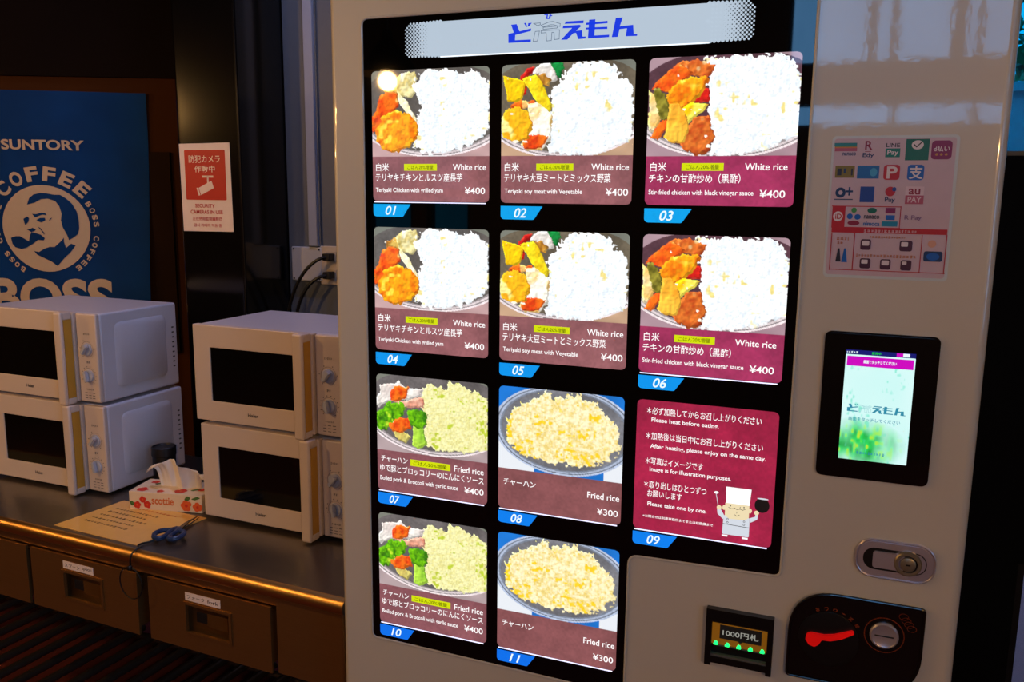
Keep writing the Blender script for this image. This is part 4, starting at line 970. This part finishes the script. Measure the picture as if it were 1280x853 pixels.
def copy_tree(o, parent=None):
    c = o.copy(); COL.objects.link(c)
    if parent: c.parent = parent
    for ch in list(o.children): copy_tree(ch, c)
    return c
ZT = .70
RY, LY = -.0243, -.0138
mw = make_microwave((-40, 10)); grp = 'white microwaves stacked on the steel table'
places = [(-.6730, .3228, ZT, RY, 'lower white microwave of the stack next to the vending machine'),
          (-.6835, .3230, ZT + MH + .0005, RY, 'upper white microwave of the stack next to the vending machine'),
          (-1.0082 - MW * math.cos(LY), .338 - MW * math.sin(LY), ZT, LY, 'lower white microwave of the stack in front of the blue banner'),
          (-1.0140 - MW * math.cos(LY), .338 - MW * math.sin(LY), ZT + MH + .0005, LY, 'upper white microwave of the stack in front of the blue banner')]
alt = None
for i, (x, y, z, a, lab) in enumerate(places):
    o = mw if i == 0 else copy_tree(mw)
    o.location = (x, y, z); o.rotation_euler = (0, 0, a); tag(o, lab, 'microwave', grp)

# ---------------------------------------------------------------- tissue box, sheet, scissors, canister
M_box = mat('tissue_box_cream_card', (226, 206, 180), .5); M_fl = mat('flower_red_print', (206, 40, 30), .5); M_fo = mat('flower_orange_print', (224, 92, 40), .5); M_gr = mat('leaf_green_print', (70, 110, 50), .5); M_sc = mat('box_orange_lettering', (214, 110, 50), .5)
TB = thing('tissue_box', (-.893, .283, ZT + .0006), 'flowered tissue box with a white tissue pulled up, between the two stacks', 'tissue box', R(12.5))
BWD, BDP, BHT = .198, .098, .047
MB().box(0, BWD, 0, BDP, 0, BHT, 0, .0015).build('carton', M_box, TB)
m = MB(); f = lambda u, v, d=0.0: (u, -.0004 - d, v); g = lambda u, v, d=0.0: (u, v, BHT + .0004 + d)
m.text('scottie', .062, .122, .026, f, 3, h=.020, bold=.025)
rs = random.Random(4)
def flower(fn, cx, cy, r, mi, mj, d):
    for k in range(5):
        a = R(72 * k + rs.uniform(0, 40)); m.poly(ell(cx + .55 * r * math.cos(a), cy + .55 * r * math.sin(a), r * .58, r * .52, 10), lambda u, v, fn=fn, d=d + k * .00002: fn(u, v, d), mi)
    m.poly(ell(cx, cy, r * .3, None, 8), lambda u, v: fn(u, v, d + .0002), mj)
for cx, cy, r in ((.022, .012, .0095), (.038, .027, .0085), (.050, .014, .0095)): flower(f, cx, cy, r, 0, 1, 0)
for cx, cy, r in ((.156, .018, .0140), (.186, .016, .0120)): flower(f, cx, cy, r, 1, 0, 0)
for cx, cy, r in ((.028, .018, .014), (.130, .022, .015), (.080, .012, .009), (.178, .040, .010), (.03, .075, .010)): flower(g, cx, cy, r, 0, 1, 0)
for p in ([(.0, .020), (.010, .022), (.016, .012), (.006, .008)], [(.150, .033), (.158, .044), (.170, .040), (.160, .030)], [(.168, .036), (.186, .044), (.196, .040), (.180, .034)]): m.poly(rounded(p, .005), lambda u, v: f(u, v, .0003), 2)
for p in ([(.034, .060), (.050, .075), (.058, .070), (.044, .056)], [(.150, .030), (.170, .050), (.176, .044), (.160, .026)]): m.poly(rounded(p, .004), lambda u, v: g(u, v, .0003), 2)
m.build('box_print', [M_fl, M_fo, M_gr, M_sc], TB)
m = MB(); nu, nv = 44, 14; vs = []; fs = []
for j in range(nv + 1):
    t_ = j / nv
    for i in range(nu + 1):
        q = i / nu; x = .060 + .110 * q; base = .049 + .006 * math.sin(8 * q)
        sp = t_ ** 1.5
        px = x + (q - .52) * (.020 * t_ + .085 * max(0, t_ - .62) ** 1.0 * 1.3); py = base + (.009 * math.sin(17 * q + 1) + .003 * math.sin(39 * q)) * (.25 + .9 * t_) - .020 * sp
        top = .084 + .010 * math.sin(4.6 * q + .6) - .020 * abs(q - .5) ** 1.6 * 2
        pz = BHT - .004 + top * (t_ if t_ < .72 else .72 + (t_ - .72) * (1 - 3.2 * abs(q - .5) * (t_ - .72) / .28))
        vs.append((px, py, pz))
for j in range(nv):
    for i in range(nu): a = j * (nu + 1) + i; fs.append((a, a + 1, a + nu + 2, a + nu + 1))
m.add(vs, fs, 0, True); o = m.build('tissue', mat('tissue_white', (232, 222, 208), .7), TB); sd = o.modifiers.new('thickness', 'SOLIDIFY'); sd.thickness = .0008
# laminated sheet
m = MB(); pc = [(-.973, .128), (-.700, .112), (-.672, .270), (-.700, .272), (-.893, .270), (-.955, .285)]
m.poly(pc, lambda u, v: (u, v, ZT + .0016), 0)
o_ = len(m.v); pc2 = pc
m = MB(); m.prism([(-.973, .127), (-.697, .111), (-.668, .305), (-.950, .321)], lambda u, v, d: (u, v, ZT + d), .0003, .0015, 0)
sheet = tag(m.build('instruction_sheet', mat('cream_sheet', (236, 184, 92), .28, coat=.3)), 'cream printed sheet lying on the steel table in front of the tissue box', 'sheet')
m = MB(); rs = random.Random(7); o0 = Vector((-.973, .127)); e1 = (Vector((-.697, .111)) - o0); e2 = (Vector((-.950, .321)) - o0)
def SP(u, v): p = o0 + e1 * u + e2 * v; return (p.x, p.y, ZT + .0017)
for i, (a, b) in enumerate(((.22, .78), (.12, .66), (.12, .60), (.12, .70), (.12, .62), (.12, .66))):
    m.smudge(a, b, .86 - i * .115, SP, 1 if i == 0 else 0, .042, i)
m.build('sheet_print', [mat('sheet_ink', (110, 84, 56), .5), mat('sheet_orange_ink', (214, 110, 40), .5)], sheet)
# scissors tied with a black cord
M_sb = mat('scissor_blue_grip', (30, 52, 92), .35); M_bl = mat('scissor_blade', (110, 104, 100), .25, 1.0)
sx, sy = -.664, .190
SCI = thing('scissors', (sx, sy, ZT + .0016), 'blue handled scissors on a black cord lying at the edge of the sheet', 'scissors', R(14))
def S3(u, v, d=0.0): return (u, v, d)
m = MB(); m.prism([(-.006, .010), (.004, .006), (.010, .060), (.009, .105), (.006, .060)], S3, .003, .005, 0); m.prism([(.006, .010), (-.004, .006), (-.006, .060), (.004, .106), (.003, .060)], S3, .005, .007, 0)
m.lathe([(.004, .0), (.004, .0022), (0, .0028)], 12, 0, Matrix.Translation((0, .022, .0068))); m.build('blades', M_bl, SCI)
for s in (-1, 1):
    pts = [(s * .003, .018, .009), (s * .010, .004, .010), (s * .026, -.004, .011), (s * .034, -.022, .011), (s * .026, -.042, .010), (s * .012, -.044, .009), (s * .006, -.028, .009), (s * .007, -.008, .010)]
    P2 = []
    for i in range(len(pts)):
        a, b, c, d = (Vector(pts[(i + k) % len(pts)]) for k in (-1, 0, 1, 2))
        for t_ in (0, .25, .5, .75): P2.append(tuple(.5 * ((2 * b) + (c - a) * t_ + (2 * a - 5 * b + 4 * c - d) * t_ ** 2 + (3 * b - a - 3 * c + d) * t_ ** 3)))
    MB().tube(P2, .0058, 8, 0, True).build('grip', M_sb, SCI)
c, s = math.cos(R(14)), math.sin(R(14))
def toS(p): d = Vector((p[0] - sx, p[1] - sy)); return (d.x * c + d.y * s, -d.x * s + d.y * c, p[2] - ZT - .0016)
ed = lambda x, off, z: Tw(x, off, z)
path = [(-.672, .150, ZT + .010), (-.680, .135, ZT + .004), (-.690, .118, ZT + .0045), (-.688, .102, ZT + .005), ed(-.562, .016, ZT + .0045), ed(-.564, -.001, ZT - .004), ed(-.566, -.006, ZT - .020), ed(-.566, -.006, ZT - .035)]
pp = []
for i in range(len(path) - 1):
    a, b, c_, d = (Vector(path[min(max(i + k, 0), len(path) - 1)]) for k in (-1, 0, 1, 2))
    for t_ in (0, .25, .5, .75): pp.append(tuple(.5 * ((2 * b) + (c_ - a) * t_ + (2 * a - 5 * b + 4 * c_ - d) * t_ ** 2 + (3 * b - a - 3 * c_ + d) * t_ ** 3)))
pp.append(tuple(Vector(path[-1])))
lp = [Tw(-.566 + .034 * math.sin(R(a)) - .002, -.006, ZT - .073 + .038 * math.cos(R(a))) for a in range(10, 351, 17)]
kn = Vector(ed(-.566, -.008, ZT - .036))
m = MB(); m.tube([toS(p) for p in pp], .0022, 6); m.tube([toS(p) for p in lp], .0015, 6); m.lathe([(0, -.007), (.005, -.004), (.006, 0), (.005, .004), (0, .007)], 10, 0, Matrix.Translation(toS(kn)))
m.build('cord', M_rub, SCI)
# black canister behind the tissue box
t = thing('canister', (-.937, .455, ZT), 'black round canister half hidden behind the tissue box', 'canister')
MB().lathe([(.028, 0), (.030, .004), (.030, .088), (.028, .090)], 32).build('jar', mat('canister_black', (10, 10, 12), .35), t)
MB().lathe([(.032, .090), (.032, .112), (.029, .114), (.026, .110), (0, .110)], 32).build('lid', mat('canister_lid_black', (14, 14, 20), .4), t)
# pendant lamps: the first glints in the display glass, two are assumed, the last is added, unseen
M_shade = mat('pendant_dark_metal', (40, 30, 24), .4, .6)
for (x, y, z), watts, lab in LAMPS:
    t = thing('pendant_lamp', (x, y, z), lab, 'lamp', group='pendant lamps')
    MB().tube([(0, 0, .20), (0, 0, CEIL - z)], .004, 8).build('cord', M_rub, t)
    MB().lathe([(.020, .21), (.028, .17), (.060, .13), (.150, .02), (.153, .018), (.147, .018), (.058, .122), (.024, .16), (.0, .165)], 32).build('shade', M_shade, t)
    MB().lathe([(0, -.055), (.036, -.046), (.050, -.015), (.044, .018), (.018, .05)], 24).build('bulb', pane_mat('clear_bulb_glass', (.98, .96, .92)), t)
    MB().lathe([(.016, .045), (.020, .05), (.020, .10), (.016, .12)], 20).build('socket', M_shade, t)
    l = bpy.data.lights.new('bulb_light', 'POINT'); l.energy = watts; l.color = (.96, .53, .17); l.shadow_soft_size = .040
    lo = bpy.data.objects.new('bulb_light', l); COL.objects.link(lo); lo.parent = t; lo.location = (0, 0, -.012)
# shrubs beyond the boundary wall, seen through the window
M_leaf = mat('shrub_leaf', (50, 120, 70), .5, var=.5, scale=6); M_stem = mat('shrub_stem', (70, 52, 36), .8)
def shrub(x, y, h, w, lab, seed):
    rs = random.Random(seed); t = thing('shrub', (x, y, -.06), lab, 'shrub'); m = MB()
    for k in range(6): m.tube([(0, 0, 0), (rs.uniform(-.2, .2), rs.uniform(-.2, .2), h * .5), (rs.uniform(-w, w) * .6, rs.uniform(-.4, .4), h * .85)], [.04, .03, .01], 6)
    m.build('stems', M_stem, t); m = MB()
    for k in range(1500):
        z = h * (.30 + .72 * rs.random() ** .8); r = w * math.sqrt(rs.random()) * (1.0 - .5 * max(0, z / h - .7)); a = rs.random() * 6.283
        c = Vector((r * math.cos(a), r * math.sin(a) * .6, z)); d = Vector((rs.gauss(0, 1), rs.gauss(0, 1), rs.gauss(0, 1))).normalized(); e = d.orthogonal().normalized(); L = rs.uniform(.05, .10)
        m.add([c - d * L, c + e * L * .4, c + d * L, c - e * L * .4], [(0, 1, 2, 3)], 0)
    m.build('foliage', M_leaf, t); return t
shrub(1.9, 5.3, 3.6, .75, 'leafy green shrub over the blue boundary wall, close to the machine edge', 3)
shrub(4.1, 5.6, 3.9, .95, 'leafy green shrub farther along the blue boundary wall', 5)

# ---------------------------------------------------------------- tidy up
for o in [_to]: bpy.data.objects.remove(o)
